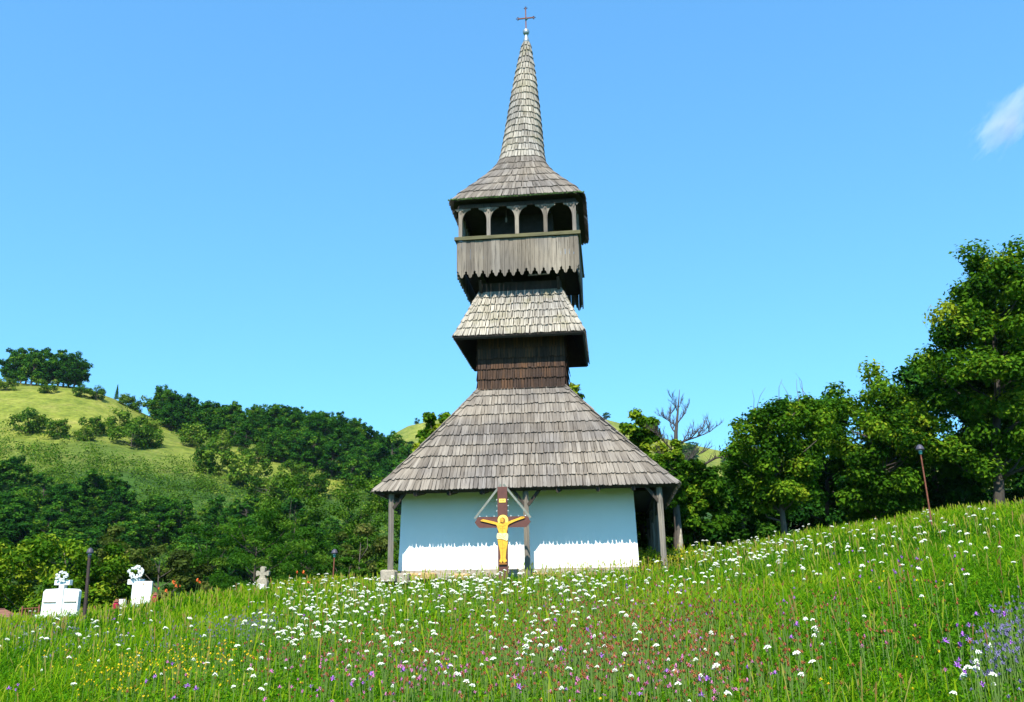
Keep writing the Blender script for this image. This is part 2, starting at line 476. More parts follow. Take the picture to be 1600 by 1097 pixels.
def frame(top, bot, across, lift_bot, width, wob=0.0):
    """matrix taking shingle space to church space"""
    top = Vector(top); bot = Vector(bot); x = Vector(across).normalized()
    d = bot - top
    nrm = x.cross(-d).normalized()
    if nrm.z < -0.01: nrm = -nrm
    b2 = bot + nrm * lift_bot
    d = b2 - top; L = d.length; y = -d.normalized()
    x = (x - y * x.dot(y)).normalized()
    z = x.cross(y).normalized()
    if z.dot(nrm) < 0: x = -x; z = -z
    if wob:
        R = Matrix.Rotation(wob, 3, z); x = R @ x; y = R @ y
    return Matrix(((x.x * width, y.x * L, z.x, top.x), (x.y * width, y.y * L, z.y, top.y), (x.z * width, y.z * L, z.z, top.z), (0, 0, 0, 1)))

def bake(name, mats_list, mat, parent):
    """mats_list: list of (Matrix, tone) -> one joined part of shingles"""
    VV = []; LL = []; TT = []; FA = {}
    off = 0
    for i, (Mx, tone) in enumerate(mats_list):
        V, Fs, lc = PROTO[i % 3]
        A = np.array(Mx)
        W_ = V @ A[:3, :3].T + A[:3, 3]
        VV.append(W_); LL.append(lc); TT.append(np.full(len(V), tone))
        for f in Fs: FA.setdefault(len(f), []).append([q + off for q in f])
        off += len(V)
    me = np_mesh(name, np.concatenate(VV), [np.array(f) for f in FA.values()], mat, tone=np.concatenate(TT), lc=np.concatenate(LL))
    o = link(name, me, parent); o['kind'] = 'stuff'
    return o

def rect_course(faces, rows, wmin, wmax, over=1.35, lift=0.035, wob=0.02, jit=0.02, gap=.94, fan=5):
    """faces: list of dicts for the four slopes; returns per face, per row list of (Matrix, tone, px-size rank)"""
    out = []
    for fi, fc in enumerate(faces):
        P, half0, half1, ctr = fc['P'], fc['h0'], fc['h1'], None
        for r in range(rows):
            t0, t1 = r / rows, min(1.0, (r + over) / rows)
            hb = half0 + (half1 - half0) * t0; ht = half0 + (half1 - half0) * t1
            x = -hb
            while x < hb - .02:
                wd = random.uniform(wmin, wmax)
                if x + wd > hb: wd = max(hb - x, .04)
                xc = x + wd / 2; xn = xc / hb
                sh = -math.copysign(abs(xn) ** fan, xn) * (hb - ht)
                j = random.uniform(-jit, jit)
                tb = t0 - j / 4.0 * (1 if r else .4)
                bot = P(xc, tb); top = P(xc + sh, t1)
                ac = P(xc + .05, tb) - P(xc - .05, tb)
                out.append((fi, r, frame(top, bot, ac, lift + random.uniform(0, .016), wd * gap, random.uniform(-wob, wob)), random.random()))
                x += wd
    return out

def frustum(b, tp, z0, z1, sag):
    """b, tp = (u0,u1,v0,v1) of lower and upper rectangles; four slope functions"""
    def zc(t): return z0 + (z1 - z0) * t
    def k(t): return t + sag * t * (1 - t)            # sag>0 flares the eave outwards
    def rect(t):
        s = k(t); return [b[i] + (tp[i] - b[i]) * s for i in range(4)]
    def mk(side):
        def P(x, t):
            u0, u1, v0, v1 = rect(t); uc, vc = (u0 + u1) / 2, (v0 + v1) / 2
            z = zc(t)
            if side == 0: return Vector((uc + x, v0, z))
            if side == 1: return Vector((u1, vc + x, z))
            if side == 2: return Vector((uc - x, v1, z))
            return Vector((u0, vc - x, z))
        i = 0 if side in (0, 2) else 2
        return dict(P=P, h0=(b[i + 1] - b[i]) / 2, h1=(tp[i + 1] - tp[i]) / 2)
    return [mk(s) for s in range(4)], rect, zc

def deck_mesh(rect, zc, n=10, drop=0.02, thick=0.05, inset=0.0):
    mb = MB()
    rings = []
    for i in range(n + 1):
        t = i / n; u0, u1, v0, v1 = rect(t)
        if i == 0 and inset: t = inset / 3.2; u0, u1, v0, v1 = rect(t)
        rings.append([(u0, v0, zc(t) - drop), (u1, v0, zc(t) - drop), (u1, v1, zc(t) - drop), (u0, v1, zc(t) - drop)])
    inner = []
    for i in range(n + 1):
        t = i / n if (i or not inset) else inset / 3.2
        u0, u1, v0, v1 = rect(t); e = .05
        inner.append([(u0 + e, v0 + e, zc(t) - drop - thick), (u1 - e, v0 + e, zc(t) - drop - thick), (u1 - e, v1 - e, zc(t) - drop - thick), (u0 + e, v1 - e, zc(t) - drop - thick)])
    vs = [p for r in rings for p in r] + [p for r in inner for p in r]; fs = []
    N = 4 * (n + 1)
    for i in range(n):
        for k in range(4):
            a, b_, c, d = i * 4 + k, i * 4 + (k + 1) % 4, (i + 1) * 4 + (k + 1) % 4, (i + 1) * 4 + k
            fs.append((a, b_, c, d)); fs.append((d + N, c + N, b_ + N, a + N))
    for k in range(4): fs.append((k, (k + 1) % 4, (k + 1) % 4 + N, k + N)); fs.append((n * 4 + k, n * 4 + (k + 1) % 4, n * 4 + (k + 1) % 4 + N, n * 4 + k + N))
    mb.add(vs, fs); return mb

# --- walls
def wall_mesh():
    mb = MB()
    L = 8.6
    b = [(-3.1, 0), (3.03, 0), (3.03, L), (-3.1, L)]; t = [(-3.04, .03), (2.97, .03), (2.97, L - .03), (-3.04, L - .03)]
    n = 14
    vs = []; fs = []
    for ring, z in ((0, 0.0), (1, 0.6), (2, 1.3), (3, 2.15)):
        for k in range(4):
            p, q = b[k], b[(k + 1) % 4]; p2, q2 = t[k], t[(k + 1) % 4]; s = z / 2.15
            for i in range(n):
                a = i / n
                x = (p[0] + (q[0] - p[0]) * a) * (1 - s) + (p2[0] + (q2[0] - p2[0]) * a) * s
                y = (p[1] + (q[1] - p[1]) * a) * (1 - s) + (p2[1] + (q2[1] - p2[1]) * a) * s
                vs.append((x + random.uniform(-.006, .006), y + random.uniform(-.006, .006), z))
    N = 4 * n
    for r in range(3):
        for i in range(N): fs.append((r * N + i, r * N + (i + 1) % N, (r + 1) * N + (i + 1) % N, (r + 1) * N + i))
    fs.append(tuple(range(3 * N, 4 * N)))
    mb.add(vs, fs); return mb
wall_mesh().build('wall', M['plaster'], CH)

# --- foundation and plinth stones
rs = random.Random(3)
def stone_mesh(seed, mat, name='stone'):
    r = random.Random(seed); bm = bmesh.new(); bmesh.ops.create_cube(bm, size=1)
    bmesh.ops.bevel(bm, geom=list(bm.edges), offset=.12, segments=1, affect='EDGES')
    for v in bm.verts: v.co += Vector((r.uniform(-.05, .05), r.uniform(-.05, .05), r.uniform(-.06, .06)))
    me = bpy.data.meshes.new(name); bm.to_mesh(me); bm.free(); me.materials.append(mat); return me
ST = [stone_mesh(i, M['stone']) for i in range(4)] + [stone_mesh(9 + i, M['stone_warm']) for i in range(3)]
fnd = MB(); fnd.box((-.03, 4.35, -.46), (6.0, 8.9, .9)); fnd.build('foundation', M['stone'], CH)
FO = CH.children[-1] if False else [c for c in COL.objects if c.name.startswith('foundation')][0]
def put_stone(x, y, z, sx, sy, sz, k):
    o = link('stone', ST[k % len(ST)], FO); o.location = (x, y, z); o.scale = (sx, sy, sz); o.rotation_euler = (0, 0, rs.uniform(-.08, .08))
for k, (x, wd, z, h) in enumerate([(-3.12, .36, -.15, .30), (-2.72, .4, -.17, .2), (-2.3, .46, -.15, .17), (-1.85, .42, -.17, .19), (-1.4, .45, -.19, .18), (-.95, .42, -.2, .18), (-.5, .44, -.2, .18), (-.05, .42, -.2, .18), (.4, .44, -.2, .18),
                                   (.85, .42, -.2, .16), (1.3, .44, -.2, .16), (1.75, .42, -.2, .16), (2.2, .44, -.2, .16), (2.65, .42, -.2, .16)]):
    put_stone(x, -.14 if k else -.85, z, wd, .34 if k else .34, h, [0, 4, 5, 1, 6, 2, 3][k % 7] if k else 0)
put_stone(-2.85, -.62, -.2, .4, .3, .26, 1)
for k in range(3): put_stone(-3.1, -.5 + .3 * k, -.2, .3, .3, .26, k)
for x in (-2.9, -1.8, -.9, .1, 1.2, 2.2): put_stone(x + .1, -.13, -.42, .8, .34, .26, int(x * 7) % 4)

# --- porch posts, braces, beams, rafter ends
def post(u, v, z0, z1, lean=0.0):
    mb = MB(); mb.tube([(0, 0, 0), (lean * .5, 0, (z1 - z0) / 2), (lean, 0, z1 - z0)], [.078, .072, .076], 4)
    o = mb.build('post', M['post'], CH, bevel=.008); o.location = (u, v, z0)
    return o
def brace(a, b, w_=.075):
    mb = MB(); mb.beam(a, b, w_, w_); return mb.build('brace', M['log'], CH)
for u in (-3.08, .32, 3.60):
    post(u, -.88, 0.0 if u < 0 else -.25, 1.87, -.02)
    for s in (-1, 1):
        if (u < 0 and s < 0) or (u > 3 and s > 0): continue
        brace((u + s * .04, -.88, 1.50), (u + s * .33, -.88, 1.88))
for v in (1.6, 4.2, 6.8, 9.2): post(3.60, v, -.25, 1.74); brace((3.60, v, 1.38), (3.60, v - .36, 1.74))
mb = MB(); mb.box((.27, -.88, 1.92), (7.0, .12, .12)); mb.box((3.60, 4.2, 1.921), (.12, 10.0, .12)); mb.box((-3.22, 4.2, 1.92), (.10, 9.9, .12)); mb.build('wall_plate', M['log'], CH)
for px_ in (-2.45, -1.6, -.78, 1.12, 2.1, 2.95):
    mb = MB(); mb.tube([(px_, -1.04, 1.825), (px_, .1, 2.0)], [.06, .06], 8); mb.build('rafter_end', M['log'], CH)
# plank lining closing the eaves along the aisle
for c_, d_ in (((3.3, 5.4, 2.02), (.62, 8.6, .04)), ((-3.25, 4.2, 2.02), (.3, 9.0, .04))):
    mb = MB(); mb.box(c_, d_); mb.build('soffit', M['deck'], CH)

# --- main roof
EB = (-3.55, 4.08, -1.12, 9.7); ET = (-1.22, 1.22, 1.62, 4.0)
faces, rect, zc = frustum(EB, ET, 1.87, 5.12, .10)
roof = deck_mesh(rect, zc, 12, inset=.055).build('main_roof', M['deck'], CH)
ROWS = 10
cs = rect_course(faces, ROWS, .07, .12, over=1.3, lift=.03)
front = [c for c in cs if c[0] == 0]
front.sort(key=lambda c: c[1])
single = front[:290]; rest = front[290:] + [c for c in cs if c[0] != 0]
SM = [proto_mesh(k, M['shingle_one']) for k in range(3)]
for i, (fi, r, Mx, tone) in enumerate(single):
    o = link('shingle', SM[i % 3], roof); o.matrix_basis = Mx
bake('shingle_courses', [(c[2], c[3] if c[1] < 7 else min(1, c[3] * .7 + .3)) for c in rest], M['shingle'], roof)
# hip caps: thin boards along the two front hips
def hip(faces_rect, zfun, corner, n, name, mat, parent, width=.13):
    L_ = []
    for i in range(n):
        t0, t1 = i / n, min(1, (i + 1.3) / n)
        def C(t):
            u0, u1, v0, v1 = faces_rect(t); return Vector(((u0, u1, u1, u0)[corner], (v0, v0, v1, v1)[corner], zfun(t) + .035))
        for s in (-1, 1):
            d = Vector(((-1, 1, 1, -1)[corner], (1, 1, -1, -1)[corner], 0)) if s > 0 else Vector(((1, -1, -1, 1)[corner], (-1, -1, 1, 1)[corner], 0))
            off = (Vector((1 if corner in (0, 3) else -1, 0, 0)) if s > 0 else Vector((0, 1 if corner < 2 else -1, 0))) * width * .42
            ac = Vector((1, 0, 0)) if s > 0 else Vector((0, 1, 0))
            L_.append((frame(C(t1) + off, C(t0) + off * 1.1, ac, .03, width), random.random()))
    return bake(name, L_, mat, parent)
for c in (0, 1): hip(rect, zc, c, 13, 'hip_shingles', M['shingle'], roof)

# --- tower shaft
def shell(b, z0, z1, name, mat, parent=CH):
    mb = MB(); mb.box(((b[0] + b[1]) / 2, (b[2] + b[3]) / 2, (z0 + z1) / 2), (b[1] - b[0], b[3] - b[2], z1 - z0)); return mb.build(name, mat, parent)
TW = (-1.24, 1.24, 1.56, 4.04)
shaft = shell((-1.22, 1.22, 1.58, 4.02), 4.6, 8.3, 'tower_shaft', M['log'])
fs_, rc_, zz_ = frustum((-1.26, 1.26, 1.54, 4.06), (-1.26, 1.26, 1.54, 4.06), 5.03, 7.15, 0)
cs = rect_course(fs_, 7, .05, .10, over=1.15, lift=.03, jit=.03, gap=.88)
bake('shaft_shingles', [(c[2], min(1, c[3] * .75 + (.22 if c[1] in (3, 4) else 0))) for c in cs], M['shingle_brown'], shaft)
for k in range(4):
    mb = MB(); mb.beam((.1 + .32 * k, 1.50, 5.045), (.33 + .32 * k, 1.50, 5.05), .02, .03); mb.build('flashing_strip', M['deck'], shaft)

# --- belt roof below the gallery
BB = (-1.87, 1.87, .93, 4.67); BT = (-1.20, 1.20, 1.60, 4.00)
fb, rb, zb = frustum(BB, BT, 6.47, 8.05, .04)
belt = deck_mesh(rb, zb, 8).build('belt_roof', M['deck'], CH)
cs = rect_course(fb, 6, .04, .075, over=1.35, lift=.035, wob=.05, jit=.06, gap=.86, fan=4)
bake('belt_shingles', [(c[2], c[3] * .75 + .06) for c in cs], M['shingle_pale'], belt)
for c in (0, 1): hip(rb, zb, c, 7, 'hip_shingles', M['shingle_pale'], belt, .09)

# --- gallery
GC = (0.0, 2.80); GH = 1.77
gal = MB()
gal.box((0, 2.8, 8.86), (2 * GH - .16, 2 * GH - .16, .08))                      # floor
gal.box((0, 2.8, 10.62), (2 * GH - .05, 2 * GH - .05, .06))                      # ceiling
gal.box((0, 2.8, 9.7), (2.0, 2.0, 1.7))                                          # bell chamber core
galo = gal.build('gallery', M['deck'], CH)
def board_poly(wd, h, tip):
    a = wd / 2 * .985
    b_ = [(-a, h), (-a, tip * .95), (-a * .72, tip * .78), (-a * .80, tip * .55), (-a * .45, tip * .42), (-a * .33, tip * .12), (0, -tip * .05)]
    return b_ + [(-x, z) for x, z in reversed(b_[:-1])]
BW = 2 * GH / 14
def board_mesh(seed):
    r = random.Random(seed); mb = MB(); pl = board_poly(BW, 1.16, .22)
    # two planks meeting on a hairline joint, each with its own thickness
    L_ = [p for p in pl if p[0] <= 1e-6]; R_ = [p for p in pl if p[0] >= -1e-6]
    a, b_ = r.uniform(0, .012), r.uniform(0, .012)
    Lp = [(min(x, -.004) if x > -.01 else x, z) for x, z in L_] + [(-.004, 1.16)]
    Rp = [(.004, 1.16)] + [(max(x, .004) if x < .01 else x, z) for x, z in R_]
    mb.prism(Lp, -.014 - a, .014); mb.prism(Rp, -.014 - b_, .014)
    me = mb.mesh('parapet_board', M['board'])
    co = np.array([v.co for v in me.vertices]); at = me.attributes.new('lc', 'FLOAT_VECTOR', 'POINT'); at.data.foreach_set('vector', (co + seed * 3.1).astype(np.float32).ravel())
    return me
BMS = [board_mesh(i) for i in range(5)]
k = 0
for side in range(4):
    ang = [0, pi / 2, pi, -pi / 2][side]
    for i in range(14):
        x = -GH + BW * (i + .5); k += 1
        o = link('parapet_board', BMS[(k * 3 + side) % 5], galo)
        o.location = (x * cos(ang) + GH * sin(ang), 2.8 + x * sin(ang) - GH * cos(ang), 8.30 + random.uniform(-.02, .02) + (-.015 * i if side == 0 else 0) * .0)
        o.rotation_euler = (random.uniform(-.008, .008), random.uniform(-.006, .006), ang)
for side in range(4):
    ang = [0, pi / 2, pi, -pi / 2][side]
    mb = MB(); mb.box((0, -GH - .045, 9.515), (2 * GH + .08 + (.1 if side % 2 == 0 else -.1), .07, .11))
    o = mb.build('rail', M['rail'], galo, bevel=.006); o.location = (0, 2.8, 0); o.rotation_euler = (0, 0, ang)
    n = 4; sp = (2 * GH - .16) / n
    for i in range(n + 1):
        if side % 2 and i in (0, n): continue
        x = -GH + .08 + sp * i
        mb = MB(); mb.box((x, -GH + .03, 10.03), (.115, .10, 1.0))
        o = mb.build('gallery_post', M['post'], galo, bevel=.008); o.location = (0, 2.8, 0); o.rotation_euler = (0, 0, ang)
        for s in (-1, 1):
            if (i == 0 and s < 0) or (i == n and s > 0): continue
            # curved arch bracket with a little carved drop
            arc = []
            r0 = sp / 2 - .058
            for a in range(7):
                th = a / 6 * pi / 2
                arc.append((x + s * (.058 + r0 * .66 * (1 - cos(th))), 10.08 + .37 * sin(th)))
            poly = [(x + s * .058, 10.08)] + arc[1:] + [(x + s * (.058 + r0 * .66), 10.50), (x + s * .058, 10.50)]
            mb = MB(); mb.prism(poly, -GH + .0, -GH + .05)
            o = mb.build('arch_bracket', M['post'], galo); o.location = (0, 2.8, 0); o.rotation_euler = (0, 0, ang)
        if side == 0 and 0 < i < n or side == 0:
            mb = MB()
            mb.prism([(x - .15, 10.47), (x - .09, 10.39), (x - .045, 10.44), (x, 10.31), (x + .045, 10.44), (x + .09, 10.39), (x + .15, 10.47)], -GH - .045, -GH - .022)
            o = mb.build('carved_drop', M['post'], galo); o.location = (0, 2.8, 0)
    mb = MB(); mb.box((0, -GH + .03, 10.545), (2 * GH - (.0 if side % 2 == 0 else .16), .11, .09))
    o = mb.build('top_beam', M['log'], galo); o.location = (0, 2.8, 0); o.rotation_euler = (0, 0, ang)
mb = MB(); mb.beam((.28, 1.25, 8.36), (.92, 1.25, 8.38), .03, .035); mb.build('floor_lath', M['post'], galo)
mb = MB(); mb.box((1.10, 1.2, 8.42), (.05, .05, .1)); mb.build('peg', M['post'], galo)
mb = MB(); mb.tube([(-.36, 1.4, 10.55), (-.36, 1.4, 10.28)], [.008, .008], 6); mb.box((-.36, 1.4, 10.22), (.05, .05, .14)); mb.build('bell_pull', M['post'], galo)
for x, y in ((-1.15, 1.12), (1.15, 1.12), (-1.15, 4.48), (1.15, 4.48)):
    mb = MB(); mb.beam((x, y + (.42 if y < 2 else -.42), 8.0), (x, y + (.2 if y < 2 else -.2), 8.30), .09, .09); mb.build('corner_strut', M['log'], galo)
mb = MB()
for x in (-1.2, -.4, .4, 1.2): mb.box((x, 2.8, 8.76), (.12, 3.4, .12))
mb.build('floor_joist', M['log'], galo)

# --- gallery roof and spire: square eave that turns into a round needle
zs = np.array([10.72, 11.05, 11.45, 11.85, 12.2, 12.5, 12.75, 13.1, 14.0, 15.2, 16.4, 17.25])
rr = np.array([2.02, 1.80, 1.50, 1.20, .97, .80, .715, .665, .565, .425, .26, .115])
pw = np.array([16, 14, 10, 7, 5, 4, 3.2, 2.6, 2.3, 2.1, 2, 2.])
def spire_pt(phi, z):
    r = float(np.interp(z, zs, rr)); p = float(np.interp(z, zs, pw))
    c, s = cos(phi), sin(phi)
    k_ = (abs(c) ** p + abs(s) ** p) ** (-1 / p)
    lean = .045 * max(0, z - 12.0)
    return Vector((r * k_ * c + lean, GC[1] + r * k_ * s, z))
def spire_deck():
    mb = MB(); NZ = 40; NP = 48; vs = []; fs = []
    Z = np.linspace(10.70, 17.3, NZ)
    for z in Z:
        for k in range(NP):
            P = spire_pt(2 * pi * k / NP + pi / 4, z); lean = .045 * max(0, z - 12)
            c = Vector((lean, GC[1], z)); vs.append(c + (P - c) * .965)
    for i in range(NZ - 1):
        for k in range(NP): fs.append((i * NP + k, i * NP + (k + 1) % NP, (i + 1) * NP + (k + 1) % NP, (i + 1) * NP + k))
    fs.append(tuple(range(NP))); fs.append(tuple(range((NZ - 1) * NP, NZ * NP)))
    mb.add(vs, fs); return mb
spire = spire_deck().build('spire_roof', M['deck'], CH)
lower = []; upper = []
zrows = [10.70, 11.02, 11.36, 11.72, 12.08, 12.40, 12.66]
while zrows[-1] < 17.1: zrows.append(zrows[-1] + random.uniform(.225, .26))
zrows.append(17.34)
for ri in range(len(zrows) - 1):
    z0 = zrows[ri]; z1 = min(17.3, z0 + (zrows[ri + 1] - z0) * 1.35)
    # arc length walk round the ring
    ph = np.linspace(0, 2 * pi, 721)
    pts = np.array([spire_pt(p, z0) for p in ph]); sl = np.concatenate([[0], np.cumsum(np.linalg.norm(np.diff(pts, axis=0), axis=1))])
    Lt = sl[-1]; s = random.uniform(0, .05)
    while s < Lt + .02:
        wd = random.uniform(.075, .12)
        if ri > 7: wd = random.uniform(.065, .10)
        p = float(np.interp((s + wd / 2) % Lt, sl, ph))
        jz = random.uniform(-.02, .02) * (0.3 if ri == 0 else 1)
        bot = spire_pt(p, z0 + jz); top = spire_pt(p, z1)
        ac = spire_pt(p + .02, z0) - spire_pt(p - .02, z0)
        # outward orientation
        out = Vector((bot.x - top.x * 0 - .045 * max(0, z0 - 12), bot.y - GC[1], 0)).normalized()
        fr = frame(top, bot + out * random.uniform(.032, .046), ac, .0, wd * .92, random.uniform(-.03, .03))
        zax = Vector((fr[0][2], fr[1][2], fr[2][2]))
        if zax.dot(out) < 0 and abs(out.dot(zax)) > .05:
            fr = fr @ Matrix.Diagonal((-1, 1, -1, 1))
        fr = Matrix.Translation(out * .005) @ fr
        # tip the foot outwards
        tone = random.random()
        (lower if ri < 6 else upper).append((fr, tone))
        s += wd
bake('roof_shingles', lower, M['shingle'], spire)
bake('spire_shingles', upper, M['shingle_pale'], spire)
# moss fringe along the gallery eave
mo = MB()
for i in range(60):
    x = -2 + 4.0 * i / 59; mo.box((x, .775 + random.uniform(-.01, .01), 10.70 + random.uniform(-.015, .01)), (.05, .04, .04))
mo.build('moss_fringe', plain_mat('moss', (0.06, 0.11, 0.03), .95, .3, 30), spire)['kind'] = 'stuff'
# finial
FX = .045 * 5.3
fin = MB(); fin.lathe([(.115, 17.25), (.10, 17.42), (.065, 17.55), (.05, 17.62), (.07, 17.63), (.10, 17.68), (.115, 17.74), (.10, 17.80), (.06, 17.85), (.03, 17.87)], (FX, GC[1], 0), 16)
fino = fin.build('finial', M['zinc'], CH, smooth=True)
cr = MB(); cr.beam((FX, GC[1], 17.85), (FX, GC[1], 18.68), .035, .035); cr.build('cross_upright', M['rust'], fino)
cr = MB(); cr.beam((FX - .27, GC[1], 18.28), (FX + .27, GC[1], 18.29), .035, .035); cr.build('cross_arm', M['rust'], fino)
for dx, dz in ((-.27, 0), (.27, 0), (0, .40)):
    cr = MB(); c0 = (FX + dx, GC[1], 18.285 + dz)
    for ddx, ddz in ((-.04, 0), (.04, 0), (0, .045), (0, -.045)):
        cr.lathe([(.001, -.028), (.026, 0), (.001, .028)], (c0[0] + ddx, c0[1], c0[2] + ddz), 8)
    cr.build('trefoil', M['rust'], fino)
cr = MB(); cr.lathe([(.001, -.05), (.05, 0), (.001, .05)], (FX + .02, GC[1] - .03, 18.22), 10); cr.build('cross_boss', M['zinc'], fino)

# ------------------------------------------------------------------ wayside crucifix
CV = -1.75
cp = church_world(-.17, CV, 0)
XC = empty('wayside_crucifix', (cp[0], cp[1], gz(cp[0], cp[1])), -TH * .6,
           'brown wooden wayside cross with painted golden figure before the white church wall', 'crucifix')
zb0 = O3[2] - XC.location.z      # church floor height in crucifix space
S = 1.0
mb = MB(); mb.box((0, 0, (1.86 + zb0) / 2 - .1), (.235, .07, 1.86 + zb0 + .2)); mb.build('upright', M['brown_paint'], XC, bevel=.004)
ARM = 1.03 + zb0
poly = [(-.56, ARM - .125), (-.62, ARM - .06), (-.66, ARM - .0), (-.60, ARM + .115), (-.57, ARM + .125), (-.119, ARM + .125), (-.119, ARM - .125)]
mb = MB(); mb.prism(poly, -.034, .034); mb.prism([(-x, z) for x, z in poly], -.034, .034); mb.build('cross_arm', M['brown_paint'], XC)
TOP = 1.90 + zb0
for s in (-1, 1):
    mb = MB(); mb.beam((s * .03, -.02, TOP + .02), (s * .665, -.02, ARM + .09), .012, .05, up=(0, 0, 1)); o = mb.build('roof_strip', M['strip'], XC)
mb = MB(); mb.box((0, -.042, ARM + .50), (.155, .014, .085)); plq = mb.build('title_plaque', M['halo'], XC)
txt = bpy.data.curves.new('title_lettering', 'FONT'); txt.body = 'INRI'; txt.size = .068; txt.align_x = 'CENTER'; txt.align_y = 'CENTER'; txt.extrude = .002
txt.materials.append(M['flesh_line']); tmp = bpy.data.objects.new('tmp', txt); COL.objects.link(tmp); bpy.context.view_layer.update()
tme = bpy.data.meshes.new_from_object(tmp.evaluated_get(bpy.context.evaluated_depsgraph_get())); bpy.data.objects.remove(tmp)
to = link('title_lettering', tme, plq); to.location = (0, -.051, ARM + .50); to.rotation_euler = (pi / 2, 0, 0)
# bulbs / studs along the edges
sm = MB(); sm.lathe([(.001, -.014), (.013, -.006), (.013, .006), (.001, .014)], (0, 0, 0), 8); studm = sm.mesh('stud', M['white_paint'])
spots = [(s * .135, ARM + d) for s in (-1, 1) for d in (.26, .38, .52)] + [(s * x, ARM + .138) for s in (-1, 1) for x in (.2, .38, .54)]
for x, z in spots:
    o = link('stud', studm, XC); o.location = (x, -.03, z)
# the figure: a cut-out board with raised painted parts (feet at ~z .1, head at arm level)
def smooth_poly(pts, n=4):
    out = []
    m = len(pts)
    for i in range(m):
        p0, p1, p2, p3 = (pts[(i - 1) % m], pts[i], pts[(i + 1) % m], pts[(i + 2) % m])
        for k in range(n):
            t = k / n
            out.append(tuple(.5 * (2 * p1[j] + (p2[j] - p0[j]) * t + (2 * p0[j] - 5 * p1[j] + 4 * p2[j] - p3[j]) * t * t + (3 * p1[j] - p0[j] - 3 * p2[j] + p3[j]) * t ** 3) for j in (0, 1)))
    return out
A0 = ARM
body = [(-.50, A0 + .06), (-.46, A0 + .085), (-.40, A0 + .07), (-.22, A0 + .02), (-.10, A0 - .02), (-.05, A0 + .0), (.05, A0 + .0), (.10, A0 - .01), (.22, A0 + .045), (.38, A0 + .105), (.44, A0 + .14), (.50, A0 + .135), (.515, A0 + .10),
        (.46, A0 + .075), (.34, A0 + .03), (.22, A0 - .03), (.135, A0 - .09), (.115, A0 - .20), (.095, A0 - .33), (.12, A0 - .44), (.115, A0 - .60), (.085, A0 - .78), (.07, A0 - .95), (.065, A0 - 1.02), (.09, A0 - 1.10), (.02, A0 - 1.14), (0, A0 - 1.08),
        (-.03, A0 - 1.14), (-.085, A0 - 1.10), (-.055, A0 - 1.0), (-.07, A0 - .80), (-.105, A0 - .60), (-.12, A0 - .44), (-.085, A0 - .32), (-.115, A0 - .20), (-.145, A0 - .085), (-.22, A0 - .055), (-.36, A0 - .01), (-.46, A0 + .02), (-.51, A0 + .035)]
SB = smooth_poly(body, 3)
mb = MB(); mb.prism([(x * 1.04, A0 + (z - A0) * 1.012) for x, z in SB], -.058, -.036); fig = mb.build('figure_board', M['flesh_line'], XC); fig.scale = (1, 1, .82); fig.location = (0, 0, A0 * .18)
mb = MB(); mb.prism(SB, -.066, -.050); figb = mb.build('painted_body', M['flesh'], fig)
mb = MB(); N = 28; mb.prism([(.01 + .125 * cos(2 * pi * i / N), A0 + .05 + .152 * sin(2 * pi * i / N)) for i in range(N)], -.057, -.037); h = mb.build('halo', M['halo'], fig)
mb = MB(); mb.prism([(.0 + .068 * cos(2 * pi * i / N), A0 + .045 + .085 * sin(2 * pi * i / N)) for i in range(N)], -.074, -.060); mb.build('hair', M['flesh_line'], fig)
mb = MB(); mb.prism(smooth_poly([(-.052, A0 + .085), (-.015, A0 + .10), (.02, A0 + .075), (.022, A0 + .03), (-.004, A0 - .015), (-.03, A0 - .02), (-.052, A0 + .02)], 3), -.080, -.068); fc = mb.build('face', M['flesh'], fig)
mb = MB()
for x, z, w_, h_ in ((-.036, A0 + .052, .018, .006), (-.004, A0 + .05, .016, .006), (-.022, A0 + .032, .006, .028), (-.022, A0 + .006, .024, .006), (-.022, A0 - .008, .03, .012)):
    mb.box((x, -.082, z), (w_, .006, h_))
mb.build('facial_features', M['flesh_line'], fig)
mb = MB(); mb.prism(smooth_poly([(-.128, A0 - .33), (-.06, A0 - .315), (.0, A0 - .325), (.07, A0 - .315), (.122, A0 - .335), (.13, A0 - .42), (.105, A0 - .535), (.03, A0 - .50), (-.06, A0 - .475), (-.132, A0 - .47)], 3), -.080, -.062); cl = mb.build('loincloth', M['cloth'], fig)
mb = MB()
for a, b_ in (((-.10, A0 - .35), (.02, A0 - .44)), ((-.02, A0 - .33), (.03, A0 - .42)), ((.09, A0 - .34), (.04, A0 - .42)), ((.0, A0 - .42), (.08, A0 - .50)), ((-.11, A0 - .42), (-.02, A0 - .46))):
    mb.beam((a[0], -.081, a[1]), (b_[0], -.081, b_[1]), .005, .006)
for a, b_ in (((-.07, A0 - .10), (0, A0 - .13)), ((.07, A0 - .10), (0, A0 - .13)), ((0, A0 - .13), (0, A0 - .30)), ((-.065, A0 - .2), (-.02, A0 - .17)), ((.065, A0 - .2), (.02, A0 - .17)), ((0, A0 - .52), (-.005, A0 - 1.05)), ((-.05, A0 - .73), (-.01, A0 - .74)), ((.05, A0 - .72), (.01, A0 - .74)),
              ((-.46, A0 + .07), (-.49, A0 + .05)), ((.45, A0 + .12), (.49, A0 + .115))):
    mb.beam((a[0], -.067, a[1]), (b_[0], -.067, b_[1]), .006, .005)
mb.build('painted_lines', M['flesh_line'], fig)
mb = MB(); mb.box((0, -.055, A0 - .96), (.18, .05, .03)); mb.build('foot_rest', M['flesh_line'], XC)

# ------------------------------------------------------------------ graves, lamps, fences
def at_px(px, Y):
    r = ray(px, 930); r = r * Y / r[1]
    return r[0], Y, gz(r[0], Y)

